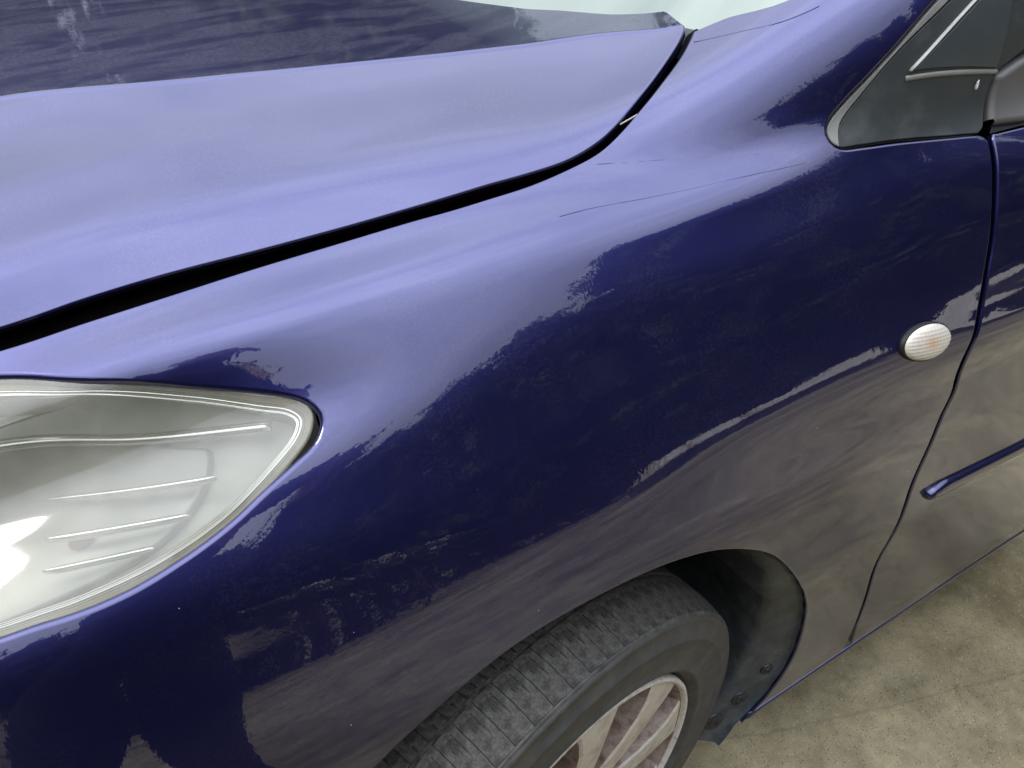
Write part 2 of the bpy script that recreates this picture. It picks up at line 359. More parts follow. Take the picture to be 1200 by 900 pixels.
# ------------------------------------------------------------------ the body surface
# radius of the left body side about a lengthwise axis, as a bicubic spline over (x, angle)
Y0, Z0 = -0.35, 0.55
XA, DX, NXC = -1.0, 0.12, 24
TA, DT, NTC = math.radians(-64), math.radians(2.6), 76
CF = np.array([
[.56477,.54284,.51661,.48717,.45619,.42551,.39672,.37079,.34796,.32791,.31005,.29371,.27839,.26382,.24992,.23672,.22436,.21307,.20304,.19445,.18737,.18174,.17742,.17421,.17191,.17035,.16937,.16880,.16842,.16804,.16754,.16685,.16589,.16454,.16255,.15691,.14648,.13137,.11270,.09227,.07211,.05416,.04013,.03151,.02929,.03376,.04246,.05399,.06745,.08064,.09205,.10094,.10726,.11132,.11364,.11472,.11497,.11466,.11392,.11298,.11214,.11178,.11221,.11354,.11576,.11886,.12293,.12829,.13691,.14924,.16436,.18280,.20504,.23130,.26139,.29473],
[.64182,.61992,.59371,.56430,.53334,.50269,.47390,.44797,.42512,.40504,.38712,.37071,.35532,.34068,.32672,.31347,.30109,.28980,.27981,.27129,.26432,.25884,.25472,.25175,.24972,.24847,.24782,.24756,.24748,.24735,.24705,.24649,.24565,.24442,.24260,.23822,.23000,.21745,.20099,.18196,.16245,.14484,.13130,.12347,.12218,.12729,.13610,.14691,.15876,.16992,.17939,.18677,.19197,.19515,.19675,.19731,.19739,.19731,.19718,.19707,.19707,.19730,.19791,.19902,.20080,.20350,.20743,.21296,.22185,.23441,.24977,.26840,.29074,.31701,.34706,.38030],
[.70878,.68690,.66073,.63135,.60042,.56979,.54102,.51509,.49222,.47210,.45412,.43764,.42217,.40745,.39342,.38012,.36771,.35643,.34647,.33803,.33117,.32584,.32191,.31918,.31743,.31649,.31617,.31625,.31647,.31660,.31650,.31610,.31536,.31423,.31257,.30936,.30335,.29347,.27935,.26178,.24284,.22543,.21233,.20540,.20519,.21104,.21991,.22983,.23990,.24896,.25655,.26247,.26658,.26889,.26976,.26982,.26970,.26981,.27029,.27107,.27198,.27283,.27360,.27443,.27571,.27800,.28181,.28755,.29673,.30953,.32513,.34393,.36636,.39265,.42264,.45577],
[.76565,.74380,.71765,.68831,.65742,.62681,.59806,.57213,.54925,.52909,.51106,.49450,.47894,.46413,.45002,.43666,.42422,.41294,.40303,.39466,.38791,.38273,.37899,.37648,.37501,.37439,.37441,.37484,.37540,.37582,.37594,.37570,.37506,.37401,.37244,.37024,.36637,.35933,.34790,.33198,.31347,.29596,.28320,.27742,.27870,.28549,.29419,.30268,.31058,.31755,.32346,.32807,.33108,.33248,.33267,.33227,.33191,.33212,.33320,.33500,.33695,.33849,.33933,.33973,.34042,.34229,.34605,.35207,.36158,.37463,.39046,.40941,.43191,.45820,.48814,.52116],
[.81241,.79059,.76448,.73518,.70432,.67376,.64503,.61911,.59622,.57602,.55793,.54129,.52563,.51072,.49651,.48308,.47061,.45932,.44945,.44117,.43453,.42951,.42594,.42365,.42244,.42213,.42251,.42332,.42424,.42499,.42538,.42532,.42481,.42382,.42226,.42077,.41882,.41478,.40649,.39267,.37464,.35670,.34403,.33973,.34329,.35131,.35917,.36513,.37031,.37547,.38021,.38362,.38534,.38576,.38547,.38479,.38411,.38421,.38585,.38885,.39210,.39436,.39509,.39483,.39484,.39637,.40019,.40660,.41648,.42976,.44578,.46485,.48740,.51368,.54355,.57645],
[.84906,.82728,.80121,.77194,.74113,.71061,.68192,.65603,.63313,.61290,.59474,.57801,.56224,.54721,.53289,.51937,.50685,.49557,.48575,.47756,.47106,.46618,.46279,.46069,.45971,.45969,.46041,.46162,.46296,.46410,.46481,.46500,.46465,.46373,.46218,.46091,.46050,.45945,.45459,.44354,.42672,.40838,.39530,.39267,.39969,.40935,.41477,.41644,.41859,.42265,.42703,.42921,.42910,.42849,.42823,.42751,.42636,.42617,.42827,.43266,.43750,.44042,.44071,.43957,.43893,.44028,.44435,.45123,.46148,.47495,.49110,.51026,.53283,.55908,.58887,.62165],
[.87561,.85385,.82781,.79859,.76784,.73736,.70872,.68286,.65997,.63971,.62149,.60466,.58877,.57360,.55915,.54552,.53294,.52166,.51191,.50384,.49749,.49278,.48956,.48762,.48682,.48702,.48805,.48965,.49145,.49307,.49421,.49472,.49461,.49387,.49246,.49081,.49139,.49308,.49102,.48335,.46985,.45239,.43827,.43720,.44855,.46027,.46002,.45570,.45559,.45914,.46398,.46468,.46214,.46058,.46110,.46029,.45861,.45840,.46085,.46644,.47317,.47639,.47583,.47383,.47280,.47422,.47868,.48606,.49663,.51023,.52645,.54564,.56820,.59440,.62410,.65676],
[.89204,.87030,.84430,.81512,.78441,.75400,.72541,.69959,.67673,.65646,.63818,.62125,.60522,.58989,.57529,.56155,.54890,.53762,.52794,.52001,.51385,.50934,.50629,.50450,.50380,.50412,.50535,.50728,.50957,.51178,.51348,.51445,.51467,.51428,.51347,.51113,.51225,.51529,.51407,.50975,.50324,.49051,.47573,.47690,.49004,.50194,.49287,.48279,.48232,.48548,.48981,.48909,.48485,.48308,.48358,.48221,.48082,.48174,.48466,.49048,.49850,.50136,.50002,.49768,.49675,.49848,.50336,.51117,.52197,.53560,.55183,.57100,.59351,.61964,.64924,.68178],
[.89836,.87663,.85066,.82151,.79085,.76049,.73197,.70621,.68338,.66312,.64479,.62776,.61158,.59609,.58132,.56745,.55473,.54345,.53385,.52608,.52014,.51587,.51304,.51139,.51074,.51105,.51228,.51437,.51706,.51992,.52240,.52403,.52470,.52493,.52529,.52381,.52454,.52449,.52377,.52266,.52395,.52150,.51455,.51745,.52035,.52366,.51182,.50101,.50079,.50517,.50625,.50277,.49904,.49674,.49542,.49393,.49418,.49674,.50095,.50604,.51185,.51425,.51334,.51153,.51114,.51331,.51850,.52659,.53749,.55107,.56725,.58634,.60878,.63481,.66430,.69671],
[.89879,.87707,.85111,.82200,.79137,.76106,.73260,.70691,.68414,.66390,.64554,.62841,.61208,.59641,.58148,.56749,.55471,.54344,.53392,.52630,.52059,.51661,.51407,.51262,.51200,.51215,.51314,.51508,.51790,.52128,.52463,.52726,.52875,.52966,.53081,.53071,.53052,.52947,.52978,.53042,.53342,.53728,.53988,.54002,.54195,.54167,.52594,.51880,.51979,.52209,.51832,.51204,.50900,.50591,.50370,.50317,.50502,.50810,.51193,.51573,.51907,.52074,.52055,.51975,.52010,.52278,.52825,.53652,.54743,.56088,.57693,.59591,.61823,.64414,.67351,.70579],
[.89914,.87743,.85148,.82238,.79178,.76150,.73308,.70745,.68475,.66456,.64620,.62899,.61252,.59667,.58159,.56751,.55471,.54348,.53404,.52655,.52103,.51735,.51517,.51403,.51351,.51342,.51388,.51528,.51790,.52162,.52582,.52963,.53234,.53395,.53514,.53722,.53551,.53668,.53780,.53912,.54135,.54584,.55068,.55537,.55948,.55705,.54412,.54218,.54251,.53761,.53070,.52468,.52015,.51698,.51552,.51649,.51828,.52028,.52263,.52495,.52671,.52763,.52781,.52795,.52918,.53245,.53826,.54670,.55757,.57082,.58670,.60552,.62769,.65346,.68269,.71482],
[.89945,.87774,.85179,.82270,.79210,.76183,.73343,.70783,.68519,.66506,.64674,.62949,.61287,.59686,.58169,.56761,.55486,.54370,.53434,.52694,.52155,.51808,.51628,.51562,.51541,.51513,.51481,.51520,.51734,.52144,.52663,.53156,.53495,.53679,.53832,.54296,.54773,.54745,.54948,.55235,.55513,.55950,.56446,.56701,.57468,.56380,.56103,.56631,.56583,.55248,.54325,.53705,.53221,.52961,.52940,.53042,.53125,.53210,.53309,.53402,.53466,.53501,.53536,.53622,.53828,.54221,.54842,.55708,.56790,.58092,.59658,.61520,.63720,.66280,.69187,.72385],
[.89971,.87800,.85205,.82294,.79233,.76205,.73364,.70803,.68538,.66528,.64701,.62976,.61305,.59697,.58187,.56793,.55530,.54423,.53495,.52760,.52227,.51891,.51737,.51719,.51747,.51730,.51628,.51531,.51694,.52141,.52735,.53299,.53689,.53967,.54358,.55296,.56071,.56319,.56550,.56917,.57285,.57776,.58249,.58686,.59706,.58807,.60759,.61857,.62195,.60516,.59032,.57900,.57203,.56690,.56307,.56005,.55713,.55422,.55143,.54876,.54615,.54370,.54164,.54036,.54034,.54210,.54607,.55255,.56143,.57280,.58700,.60419,.62460,.64839,.67556,.70593],
[.89993,.87821,.85224,.82312,.79249,.76217,.73371,.70804,.68531,.66511,.64676,.62951,.61294,.59714,.58236,.56866,.55617,.54517,.53593,.52863,.52336,.52011,.51869,.51859,.51895,.51884,.51772,.51639,.51787,.52217,.52778,.53331,.53852,.54421,.55146,.56580,.57737,.58034,.58388,.58734,.59384,.59817,.60665,.61280,.61903,.64466,.66984,.68971,.70235,.69278,.67568,.65977,.64743,.63740,.62853,.62028,.61236,.60469,.59733,.59036,.58384,.57786,.57257,.56824,.56526,.56410,.56526,.56916,.57605,.58605,.59918,.61542,.63480,.65740,.68340,.71310],
[.90012,.87838,.85239,.82323,.79257,.76220,.73368,.70791,.68505,.66470,.64621,.62898,.61274,.59745,.58312,.56974,.55743,.54650,.53726,.52996,.52474,.52153,.52001,.51959,.51945,.51897,.51823,.51821,.52008,.52395,.52894,.53426,.54072,.54930,.56062,.58391,.59762,.59420,.60434,.60687,.61484,.62014,.62615,.62740,.62943,.66095,.68738,.70498,.72406,.73245,.73109,.72474,.71649,.70762,.69854,.68943,.68039,.67155,.66303,.65500,.64766,.64118,.63579,.63172,.62929,.62888,.63086,.63560,.64337,.65433,.66855,.68608,.70696,.73134,.75941,.79151],
[.90026,.87850,.85248,.82329,.79258,.76215,.73355,.70769,.68472,.66429,.64581,.62875,.61283,.59794,.58397,.57089,.55883,.54804,.53882,.53147,.52616,.52279,.52097,.52009,.51953,.51894,.51874,.51969,.52206,.52582,.53067,.53659,.54449,.55525,.56938,.59363,.61044,.61342,.62144,.62783,.63511,.64048,.64238,.63817,.64110,.67689,.70345,.71518,.73114,.74463,.75341,.75924,.76336,.76473,.76197,.75554,.74700,.73769,.72839,.71957,.71158,.70470,.69921,.69535,.69340,.69365,.69642,.70202,.71069,.72263,.73797,.75678,.77918,.80532,.83545,.86994],
[.90038,.87859,.85254,.82330,.79253,.76204,.73337,.70744,.68445,.66406,.64574,.62893,.61330,.59867,.58495,.57212,.56029,.54966,.54046,.53298,.52749,.52385,.52163,.52031,.51951,.51916,.51957,.52108,.52381,.52776,.53305,.54003,.54934,.56157,.57704,.59844,.61702,.62873,.63784,.64618,.65327,.65745,.65663,.64975,.65372,.69196,.71837,.72627,.73840,.75145,.76294,.77291,.78275,.79306,.80245,.80790,.80721,.80132,.79286,.78388,.77551,.76835,.76279,.75911,.75757,.75843,.76195,.76839,.77799,.79094,.80741,.82753,.85143,.87934,.91152,.94839],
[.90047,.87865,.85255,.82327,.79244,.76190,.73318,.70724,.68429,.66403,.64593,.62939,.61402,.59959,.58604,.57337,.56170,.55119,.54203,.53448,.52880,.52483,.52223,.52062,.51979,.51972,.52056,.52249,.52561,.53005,.53606,.54404,.55445,.56761,.58359,.60327,.62299,.63953,.65222,.66220,.66929,.67229,.66993,.66225,.66689,.70615,.73221,.73788,.74715,.75856,.77030,.78155,.79280,.80498,.81852,.83275,.84543,.85280,.85252,.84672,.83912,.83202,.82647,.82297,.82180,.82322,.82746,.83473,.84526,.85924,.87687,.89830,.92373,.95339,.98762,1.02686],
[.90053,.87867,.85253,.82320,.79233,.76175,.73302,.70710,.68425,.66415,.64627,.62999,.61483,.60058,.58717,.57461,.56303,.55259,.54350,.53596,.53011,.52585,.52295,.52118,.52036,.52050,.52168,.52402,.52762,.53267,.53944,.54828,.55949,.57322,.58944,.60863,.62908,.64824,.66409,.67597,.68345,.68589,.68292,.67520,.68022,.71975,.74533,.74955,.75680,.76651,.77757,.78905,.80077,.81324,.82711,.84274,.86002,.87789,.89326,.90113,.90024,.89518,.89013,.88689,.88609,.88803,.89295,.90103,.91249,.92752,.94632,.96908,.99605,1.02748,1.06376,1.10536],
[.90058,.87868,.85249,.82312,.79222,.76162,.73290,.70704,.68429,.66436,.64667,.63059,.61563,.60155,.58828,.57582,.56431,.55394,.54489,.53734,.53137,.52691,.52383,.52195,.52117,.52149,.52296,.52570,.52983,.53551,.54298,.55252,.56433,.57848,.59490,.61418,.63527,.65603,.67411,.68779,.69613,.69874,.69582,.68829,.69352,.73297,.75799,.76111,.76685,.77506,.78512,.79625,.80803,.82055,.83427,.84969,.86724,.88714,.90917,.93153,.94859,.95457,.95310,.95075,.95039,.95286,.95843,.96732,.97970,.99578,1.01576,1.03988,1.06839,1.10160,1.13993,1.18390],
[.90061,.87866,.85244,.82304,.79212,.76152,.73283,.70704,.68440,.66461,.64709,.63118,.61641,.60249,.58935,.57700,.56557,.55525,.54622,.53864,.53259,.52802,.52483,.52291,.52218,.52266,.52442,.52757,.53221,.53848,.54657,.55668,.56897,.58348,.60010,.61970,.64144,.66336,.68303,.69827,.70776,.71108,.70862,.70140,.70671,.74593,.77037,.77254,.77706,.78397,.79295,.80344,.81498,.82742,.84097,.85608,.87325,.89300,.91585,.94212,.97100,.99731,1.01119,1.01384,1.01464,1.01769,1.02391,1.03358,1.04688,1.06401,1.08519,1.11067,1.14074,1.17574,1.21613,1.26247],
[.90062,.87863,.85238,.82296,.79203,.76145,.73280,.70709,.68456,.66490,.64753,.63178,.61717,.60341,.59040,.57815,.56680,.55652,.54750,.53990,.53379,.52915,.52592,.52399,.52333,.52398,.52603,.52958,.53470,.54151,.55014,.56075,.57345,.58828,.60514,.62513,.64754,.67044,.69136,.70797,.71873,.72305,.72129,.71445,.71981,.75875,.78258,.78388,.78732,.79306,.80098,.81071,.82182,.83405,.84743,.86226,.87905,.89838,.92095,.94750,.97874,1.01451,1.05005,1.07167,1.07823,1.08247,1.08938,1.09983,1.11404,1.13223,1.15461,1.18146,1.21309,1.24989,1.29235,1.34107],
[.90062,.87860,.85232,.82289,.79196,.76141,.73281,.70718,.68474,.66521,.64798,.63239,.61792,.60430,.59142,.57928,.56799,.55776,.54875,.54113,.53498,.53031,.52706,.52515,.52459,.52543,.52777,.53169,.53727,.54456,.55368,.56473,.57782,.59295,.61005,.63049,.65359,.67740,.69944,.71732,.72935,.73479,.73384,.72743,.73284,.77146,.79470,.79516,.79758,.80224,.80914,.81806,.82863,.84057,.85375,.86835,.88480,.90371,.92585,.95209,.98340,1.02076,1.06445,1.10942,1.13728,1.14686,1.15484,1.16607,1.18119,1.20043,1.22402,1.25224,1.28545,1.32406,1.36859,1.41971],
[.90061,.87856,.85227,.82283,.79191,.76138,.73283,.70727,.68494,.66553,.64844,.63299,.61867,.60519,.59243,.58039,.56917,.55898,.54998,.54235,.53618,.53148,.52823,.52637,.52591,.52694,.52956,.53385,.53986,.54762,.55720,.56867,.58212,.59755,.61489,.63580,.65960,.68432,.70744,.72656,.73986,.74644,.74633,.74037,.74582,.78414,.80677,.80640,.80783,.81144,.81734,.82545,.83546,.84706,.86002,.87439,.89052,.90903,.93074,.95658,.98761,1.02499,1.06994,1.12298,1.17750,1.20835,1.22013,1.23230,1.24834,1.26863,1.29342,1.32302,1.35780,1.39822,1.44484,1.49835]])
def _b(t): return ((1-t)**3/6, (3*t**3-6*t*t+4)/6, (-3*t**3+3*t*t+3*t+1)/6, t**3/6)
def _d(t): return (-(1-t)**2/2, (3*t*t-4*t)/2, (-3*t*t+2*t+1)/2, t*t/2)
def S(x, th, off=0.0):
    x = np.asarray(x, float); th = np.asarray(th, float)
    ux = np.clip((x-XA)/DX, 0, NXC-3.001); ix = np.floor(ux).astype(int); fx = ux-ix
    ut = np.clip((th-TA)/DT, 0, NTC-3.001); it = np.floor(ut).astype(int); ft = ut-it
    bx, bt, dx, dt = _b(fx), _b(ft), _d(fx), _d(ft)
    R = Rx = Rt = 0
    for i in range(4):
        for j in range(4):
            g = CF[ix+i, it+j]
            R = R+g*bx[i]*bt[j]; Rx = Rx+g*dx[i]*bt[j]/DX; Rt = Rt+g*bx[i]*dt[j]/DT
    c, s = np.cos(th), np.sin(th); a = Rt/R
    n = np.stack([-Rx, -c-a*s, s-a*c], -1); n /= np.linalg.norm(n, axis=-1, keepdims=True)
    P = np.stack([x, Y0-R*c, Z0+R*s], -1) + n*np.asarray(off)[..., None]
    return P, n
KV = 0.55                                            # metres per radian of angle, for the flat layout
def S2(uv, off=0.0): return S(uv[:, 0], uv[:, 1]/KV, off)

# panel edges on that surface: (x in metres, angle in radians)
FE = {
'gap_hood': [(-0.3293, 1.0232), (-0.2702, 1.0202), (-0.2089, 1.014), (-0.1451, 1.0032), (-0.0775, 0.9935), (-0.0204, 0.9868), (0.0143, 0.983), (0.0491, 0.9796), (0.085, 0.9741), (0.1229, 0.9727), (0.1547, 0.9833), (0.179, 1.0011), (0.2059, 1.0278), (0.2465, 1.0706), (0.288, 1.1195), (0.3043, 1.1433)],
'gap_fender': [(-0.3336, 0.9894), (-0.2753, 0.9844), (-0.2143, 0.9803), (-0.1498, 0.9774), (-0.082, 0.9717), (-0.0251, 0.9665), (0.009, 0.9614), (0.0436, 0.9583), (0.0801, 0.956), (0.1195, 0.9605), (0.1506, 0.9686), (0.1761, 0.9861), (0.2066, 1.0145), (0.2345, 1.0431), (0.2723, 1.0836), (0.3028, 1.1242)],
'crease': [(-0.2813, 1.5646), (-0.2131, 1.5186), (-0.1433, 1.4715), (-0.07, 1.4312), (0.0065, 1.3893), (0.0856, 1.3442), (0.1672, 1.297), (0.2452, 1.2381), (0.3045, 1.152)],
'ws_edge': [(0.3105, 1.1419), (0.33, 1.1078), (0.3429, 1.0874), (0.3612, 1.067)],
'hl_open': [(-0.3378, 0.9487), (-0.287, 0.8886), (-0.2367, 0.8391), (-0.216, 0.8196), (-0.1805, 0.786), (-0.1633, 0.7662), (-0.1522, 0.7472), (-0.147, 0.7246), (-0.1487, 0.71), (-0.1577, 0.6868), (-0.1769, 0.6689), (-0.2032, 0.6469), (-0.2263, 0.6258), (-0.2531, 0.6073), (-0.2782, 0.5944), (-0.3022, 0.5848), (-0.3248, 0.5803), (-0.3462, 0.5798), (-0.3669, 0.5823), (-0.3877, 0.5825)],
'hl_lens': [(-0.3385, 0.9413), (-0.2881, 0.8814), (-0.238, 0.8316), (-0.2173, 0.812), (-0.1823, 0.7757), (-0.1648, 0.7581), (-0.1563, 0.7357), (-0.1587, 0.7202), (-0.1661, 0.7021), (-0.1846, 0.6772), (-0.2011, 0.6579), (-0.2251, 0.6324), (-0.2521, 0.6127), (-0.2771, 0.6008), (-0.3008, 0.5932), (-0.3232, 0.5897), (-0.3449, 0.5881), (-0.3658, 0.5895), (-0.3865, 0.5907)],
'arch': [(-0.1831, 0.1533), (-0.1258, 0.2133), (-0.0587, 0.2573), (0.029, 0.2736), (0.1153, 0.2639), (0.1811, 0.2247), (0.2623, 0.1137), (0.3318, -0.0662), (0.3891, -0.2795), (0.3986, -0.4605), (0.3719, -0.5768), (0.3301, -0.645)],
'sill': [(0.3301, -0.645), (0.3585, -0.6621), (0.5677, -0.6194), (0.7879, -0.6371), (1.0446, -0.6543)],
'door_gap': [(0.5268, 0.7812), (0.5228, 0.7286), (0.5154, 0.6648), (0.5091, 0.6126), (0.5017, 0.5731), (0.4951, 0.5248), (0.4868, 0.4706), (0.4836, 0.4311), (0.4998, 0.3425), (0.4952, 0.2786), (0.4968, 0.1117), (0.5048, -0.1723), (0.5274, -0.3756), (0.5353, -0.5031)],
'quarter': [(0.5216, 0.7875), (0.4671, 0.8035), (0.4173, 0.8183), (0.3816, 0.8282), (0.3579, 0.8374), (0.3508, 0.8505), (0.3491, 0.8672), (0.3536, 0.8803), (0.3673, 0.8939), (0.3871, 0.9082), (0.417, 0.93), (0.4577, 0.9607)],
'qband': [(0.4735, 0.9544), (0.421, 0.9235), (0.3873, 0.8949), (0.3647, 0.8702), (0.3612, 0.8537)],
'marker': [(0.4209, 0.4944), (0.3911, 0.5104), (0.4511, 0.4783), (0.4221, 0.5287), (0.4233, 0.4568)],
'mould': [(0.537, 0.0128), (0.7549, -0.006), (0.7741, -0.0578)],
'tri': [(0.5032, 0.9446), (0.4351, 0.8969), (0.4353, 0.8941), (0.5457, 0.864), (0.5503, 0.9321), (0.4306, 0.888), (0.5476, 0.8583)],
'mirror': [(0.5466, 0.8612), (0.5323, 0.7928), (0.5758, 0.7823), (0.5733, 0.8744), (0.5624, 0.9119)],
'drop': [(0.522, 0.855)],
'wire_reflection1': [(0.2914, 1.0966), (0.3063, 1.076), (0.322, 1.0554), (0.3347, 1.0383), (0.3535, 1.0269), (0.3683, 1.023)],
'wire_reflection2': [(0.144, 0.9503), (0.1715, 0.9351), (0.2147, 0.9114), (0.267, 0.883), (0.319, 0.8537)],
'wire_reflection3': [(0.0864, 0.8842), (0.1172, 0.8802), (0.1665, 0.8677), (0.2167, 0.8566), (0.2554, 0.849), (0.3054, 0.8379), (0.32, 0.8352)],
'twig': [(0.1825, 1.0016), (0.1995, 1.0058)]}
DROP = (.4737, .842)
MARK = (.030, .0185)
SPOKE0 = -0.70
SCREWS = [(-11.5, .26, .0100), (-21, .44, .0130), (-29.5, .52, .0160)]
PX, PY = -.64, -1.49
LEGS = [(-.21, .06), (.19, .05)]

def deg(pts): return [(x, math.radians(t)) for x, t in pts]
def uvl(pts): return np.array([(x, t*KV) for x, t in pts])

def resample(pts, step, closed=True):
    P = np.asarray(pts, float)
    if closed: P = np.vstack([P, P[:1]])
    L = np.r_[0, np.cumsum(np.hypot(*np.diff(P, axis=0).T))]
    n = max(3, int(round(L[-1]/step)))
    s = np.linspace(0, L[-1], n+1)
    Q = np.stack([np.interp(s, L, P[:, 0]), np.interp(s, L, P[:, 1])], -1)
    return Q[:-1] if closed else Q
def smooth_curve(pts, step=.004):
    """Catmull-Rom through the points of an open curve"""
    P = np.asarray(pts, float); P = np.vstack([2*P[0]-P[1], P, 2*P[-1]-P[-2]])
    out = []
    for i in range(1, len(P)-2):
        p0, p1, p2, p3 = P[i-1:i+3]
        d = np.linalg.norm(p2-p1); n = max(2, int(d/step))
        l0, l1, l2 = [max(np.linalg.norm(q), 1e-6)**.5 for q in (p1-p0, p2-p1, p3-p2)]
        t0, t1 = 0, l1
        m1 = (p1-p0)/l0 - (p2-p0)/(l0+l1) + (p2-p1)/l1
        m2 = (p2-p1)/l1 - (p3-p1)/(l1+l2) + (p3-p2)/l2
        m1 *= l1; m2 *= l1
        for k in range(n):
            t = k/n
            out.append((2*t**3-3*t**2+1)*p1+(t**3-2*t**2+t)*m1+(-2*t**3+3*t**2)*p2+(t**3-t**2)*m2)
    out.append(P[-2])
    return np.array(out)
def area(P): 
    x, y = P[:, 0], P[:, 1]; return .5*np.sum(x*np.roll(y, -1)-np.roll(x, -1)*y)
def inside(pts, poly):
    x, y = pts[:, 0], pts[:, 1]; c = np.zeros(len(pts), bool)
    px, py = poly[:, 0], poly[:, 1]; qx, qy = np.roll(px, -1), np.roll(py, -1)
    for a, b, e, f in zip(px, py, qx, qy):
        if b == f: continue
        k = ((b > y) != (f > y)) & (x < (e-a)*(y-b)/(f-b)+a)
        c ^= k
    return c
def seg_dist(pts, poly, closed=True):
    A = poly; B = np.roll(poly, -1, 0)
    if not closed: A, B = poly[:-1], poly[1:]
    best = np.full(len(pts), 9.)
    for a, b in zip(A, B):
        d = b-a; L = max(d@d, 1e-12)
        t = np.clip(((pts-a)@d)/L, 0, 1)
        q = pts-(a+t[:, None]*d)
        best = np.minimum(best, np.hypot(q[:, 0], q[:, 1]))
    return best
def inset(poly, s):
    """polygon shrunk by s (counter-clockwise); points that would cross over are dropped"""
    if area(poly) < 0: poly = poly[::-1]
    t = np.roll(poly, -1, 0)-np.roll(poly, 1, 0); t /= np.linalg.norm(t, axis=1, keepdims=True)
    q = poly+s*np.stack([-t[:, 1], t[:, 0]], -1)
    ok = inside(q, poly) & (seg_dist(q, poly) > s*.985)
    return resample(q[ok], .004)

def triangulate(loops, grid, chains=(), holes=()):
    """loops[0] outer polygon, further loops constrain only; holes cut; returns uv, tris"""
    pts = []; edges = []
    for L in list(loops)+list(holes):
        b = len(pts); pts += [tuple(p) for p in L]; edges += [(b+i, b+(i+1) % len(L)) for i in range(len(L))]
    for L in chains:
        b = len(pts); pts += [tuple(p) for p in L]; edges += [(b+i, b+i+1) for i in range(len(L)-1)]
    outer = loops[0]
    lo, hi = outer.min(0), outer.max(0)
    gx = np.arange(lo[0]+grid*.5, hi[0], grid); gy = np.arange(lo[1]+grid*.5, hi[1], grid)
    G = np.stack(np.meshgrid(gx, gy), -1); G[1::2, :, 0] += grid*.5
    G = G.reshape(-1, 2)
    k = inside(G, outer)
    for h in holes: k &= ~inside(G, h)
    G = G[k]
    allc = [(np.array(l), True) for l in list(loops)+list(holes)]+[(np.array(l), False) for l in chains]
    k = np.ones(len(G), bool)
    for l, cl in allc: k &= seg_dist(G, l, cl) > grid*.45
    pts += [tuple(p) for p in G[k]]
    V, E, F, *_ = geometry.delaunay_2d_cdt([Vector(p) for p in pts], edges, [], 0, 1e-6, False)
    V = np.array([tuple(v) for v in V]); F = np.array([tuple(f) for f in F if len(f) == 3])
    cen = V[F].mean(1)
    k = inside(cen, outer)
    for h in holes: k &= ~inside(cen, h)
    F = F[k]
    e1 = V[F[:, 1]]-V[F[:, 0]]; e2 = V[F[:, 2]]-V[F[:, 0]]
    neg = (e1[:, 0]*e2[:, 1]-e1[:, 1]*e2[:, 0]) < 0
    F[neg] = F[neg][:, ::-1]
    used = np.unique(F); rm = -np.ones(len(V), int); rm[used] = np.arange(len(used))
    return V[used], rm[F]

def hem(loops_ccw, surf, r, depth, base):
    """rolled edge: a small radius and a return flange along each boundary loop (material on its left)"""
    vs_, ns_, fs_ = [], [], []
    for L in loops_ccw:
        P, n = surf(L)
        t = np.roll(P, -1, 0)-np.roll(P, 1, 0); t /= np.linalg.norm(t, axis=1, keepdims=True)+1e-12
        out = np.cross(t, n); out /= np.linalg.norm(out, axis=1, keepdims=True)+1e-12
        rows = [(P, n)]
        for a in (30, 60, 90):
            a = math.radians(a)
            rows.append((P+out*(r*math.sin(a))-n*(r*(1-math.cos(a))), n*math.cos(a)+out*math.sin(a)))
        rows.append((P+out*r-n*depth, out))
        m_ = len(L); b = base+len(vs_)
        for p, q in rows:
            vs_ += list(p); ns_ += list(q)
        for k in range(len(rows)-1):
            for i in range(m_):
                j = (i+1) % m_
                fs_.append((b+k*m_+j, b+k*m_+i, b+(k+1)*m_+i, b+(k+1)*m_+j))
    return vs_, ns_, fs_

def panel(name, outer, mat, parent, holes=(), grid=.013, step=.006, surf=S2, off=0.0, r=.0025, depth=.007, hole_r=None, hole_depth=None, chains=(), flange=True, mats=None, classify=None):
    def back(L, r=r):                                # the rolled edge reaches the line, the sheet ends one radius before it
        if not flange: return L
        t = np.roll(L, -1, 0)-np.roll(L, 1, 0); t /= np.linalg.norm(t, axis=1, keepdims=True)+1e-9
        return L+r*np.stack([-t[:, 1], t[:, 0]], -1)
    outer = resample(outer, step)
    if area(outer) < 0: outer = outer[::-1]
    outer = back(outer)
    hs = []
    for h in holes:
        h = resample(h, step)
        if area(h) > 0: h = h[::-1]
        hs.append(back(h, hole_r or r))
    sf = (lambda uv: surf(uv, off)) if off else surf
    V, F = triangulate([outer], grid, chains, hs)
    P, n = sf(V)
    vs_, ns_, fs_ = list(P), list(n), [tuple(f) for f in F]
    fm = [0]*len(fs_)
    if classify is not None: fm = list(classify(V[F].mean(1)).astype(int))
    if flange:
        for LL, rr, dd_ in (([outer], r, depth), (hs, hole_r or r, hole_depth or depth)):
            a, b, c = hem(LL, sf, rr, dd_, len(vs_))
            vs_ += a; ns_ += b; fs_ += c; fm += [0]*len(c)
    return mesh(name, vs_, fs_, mats or mat, parent, ns_, True, fm)

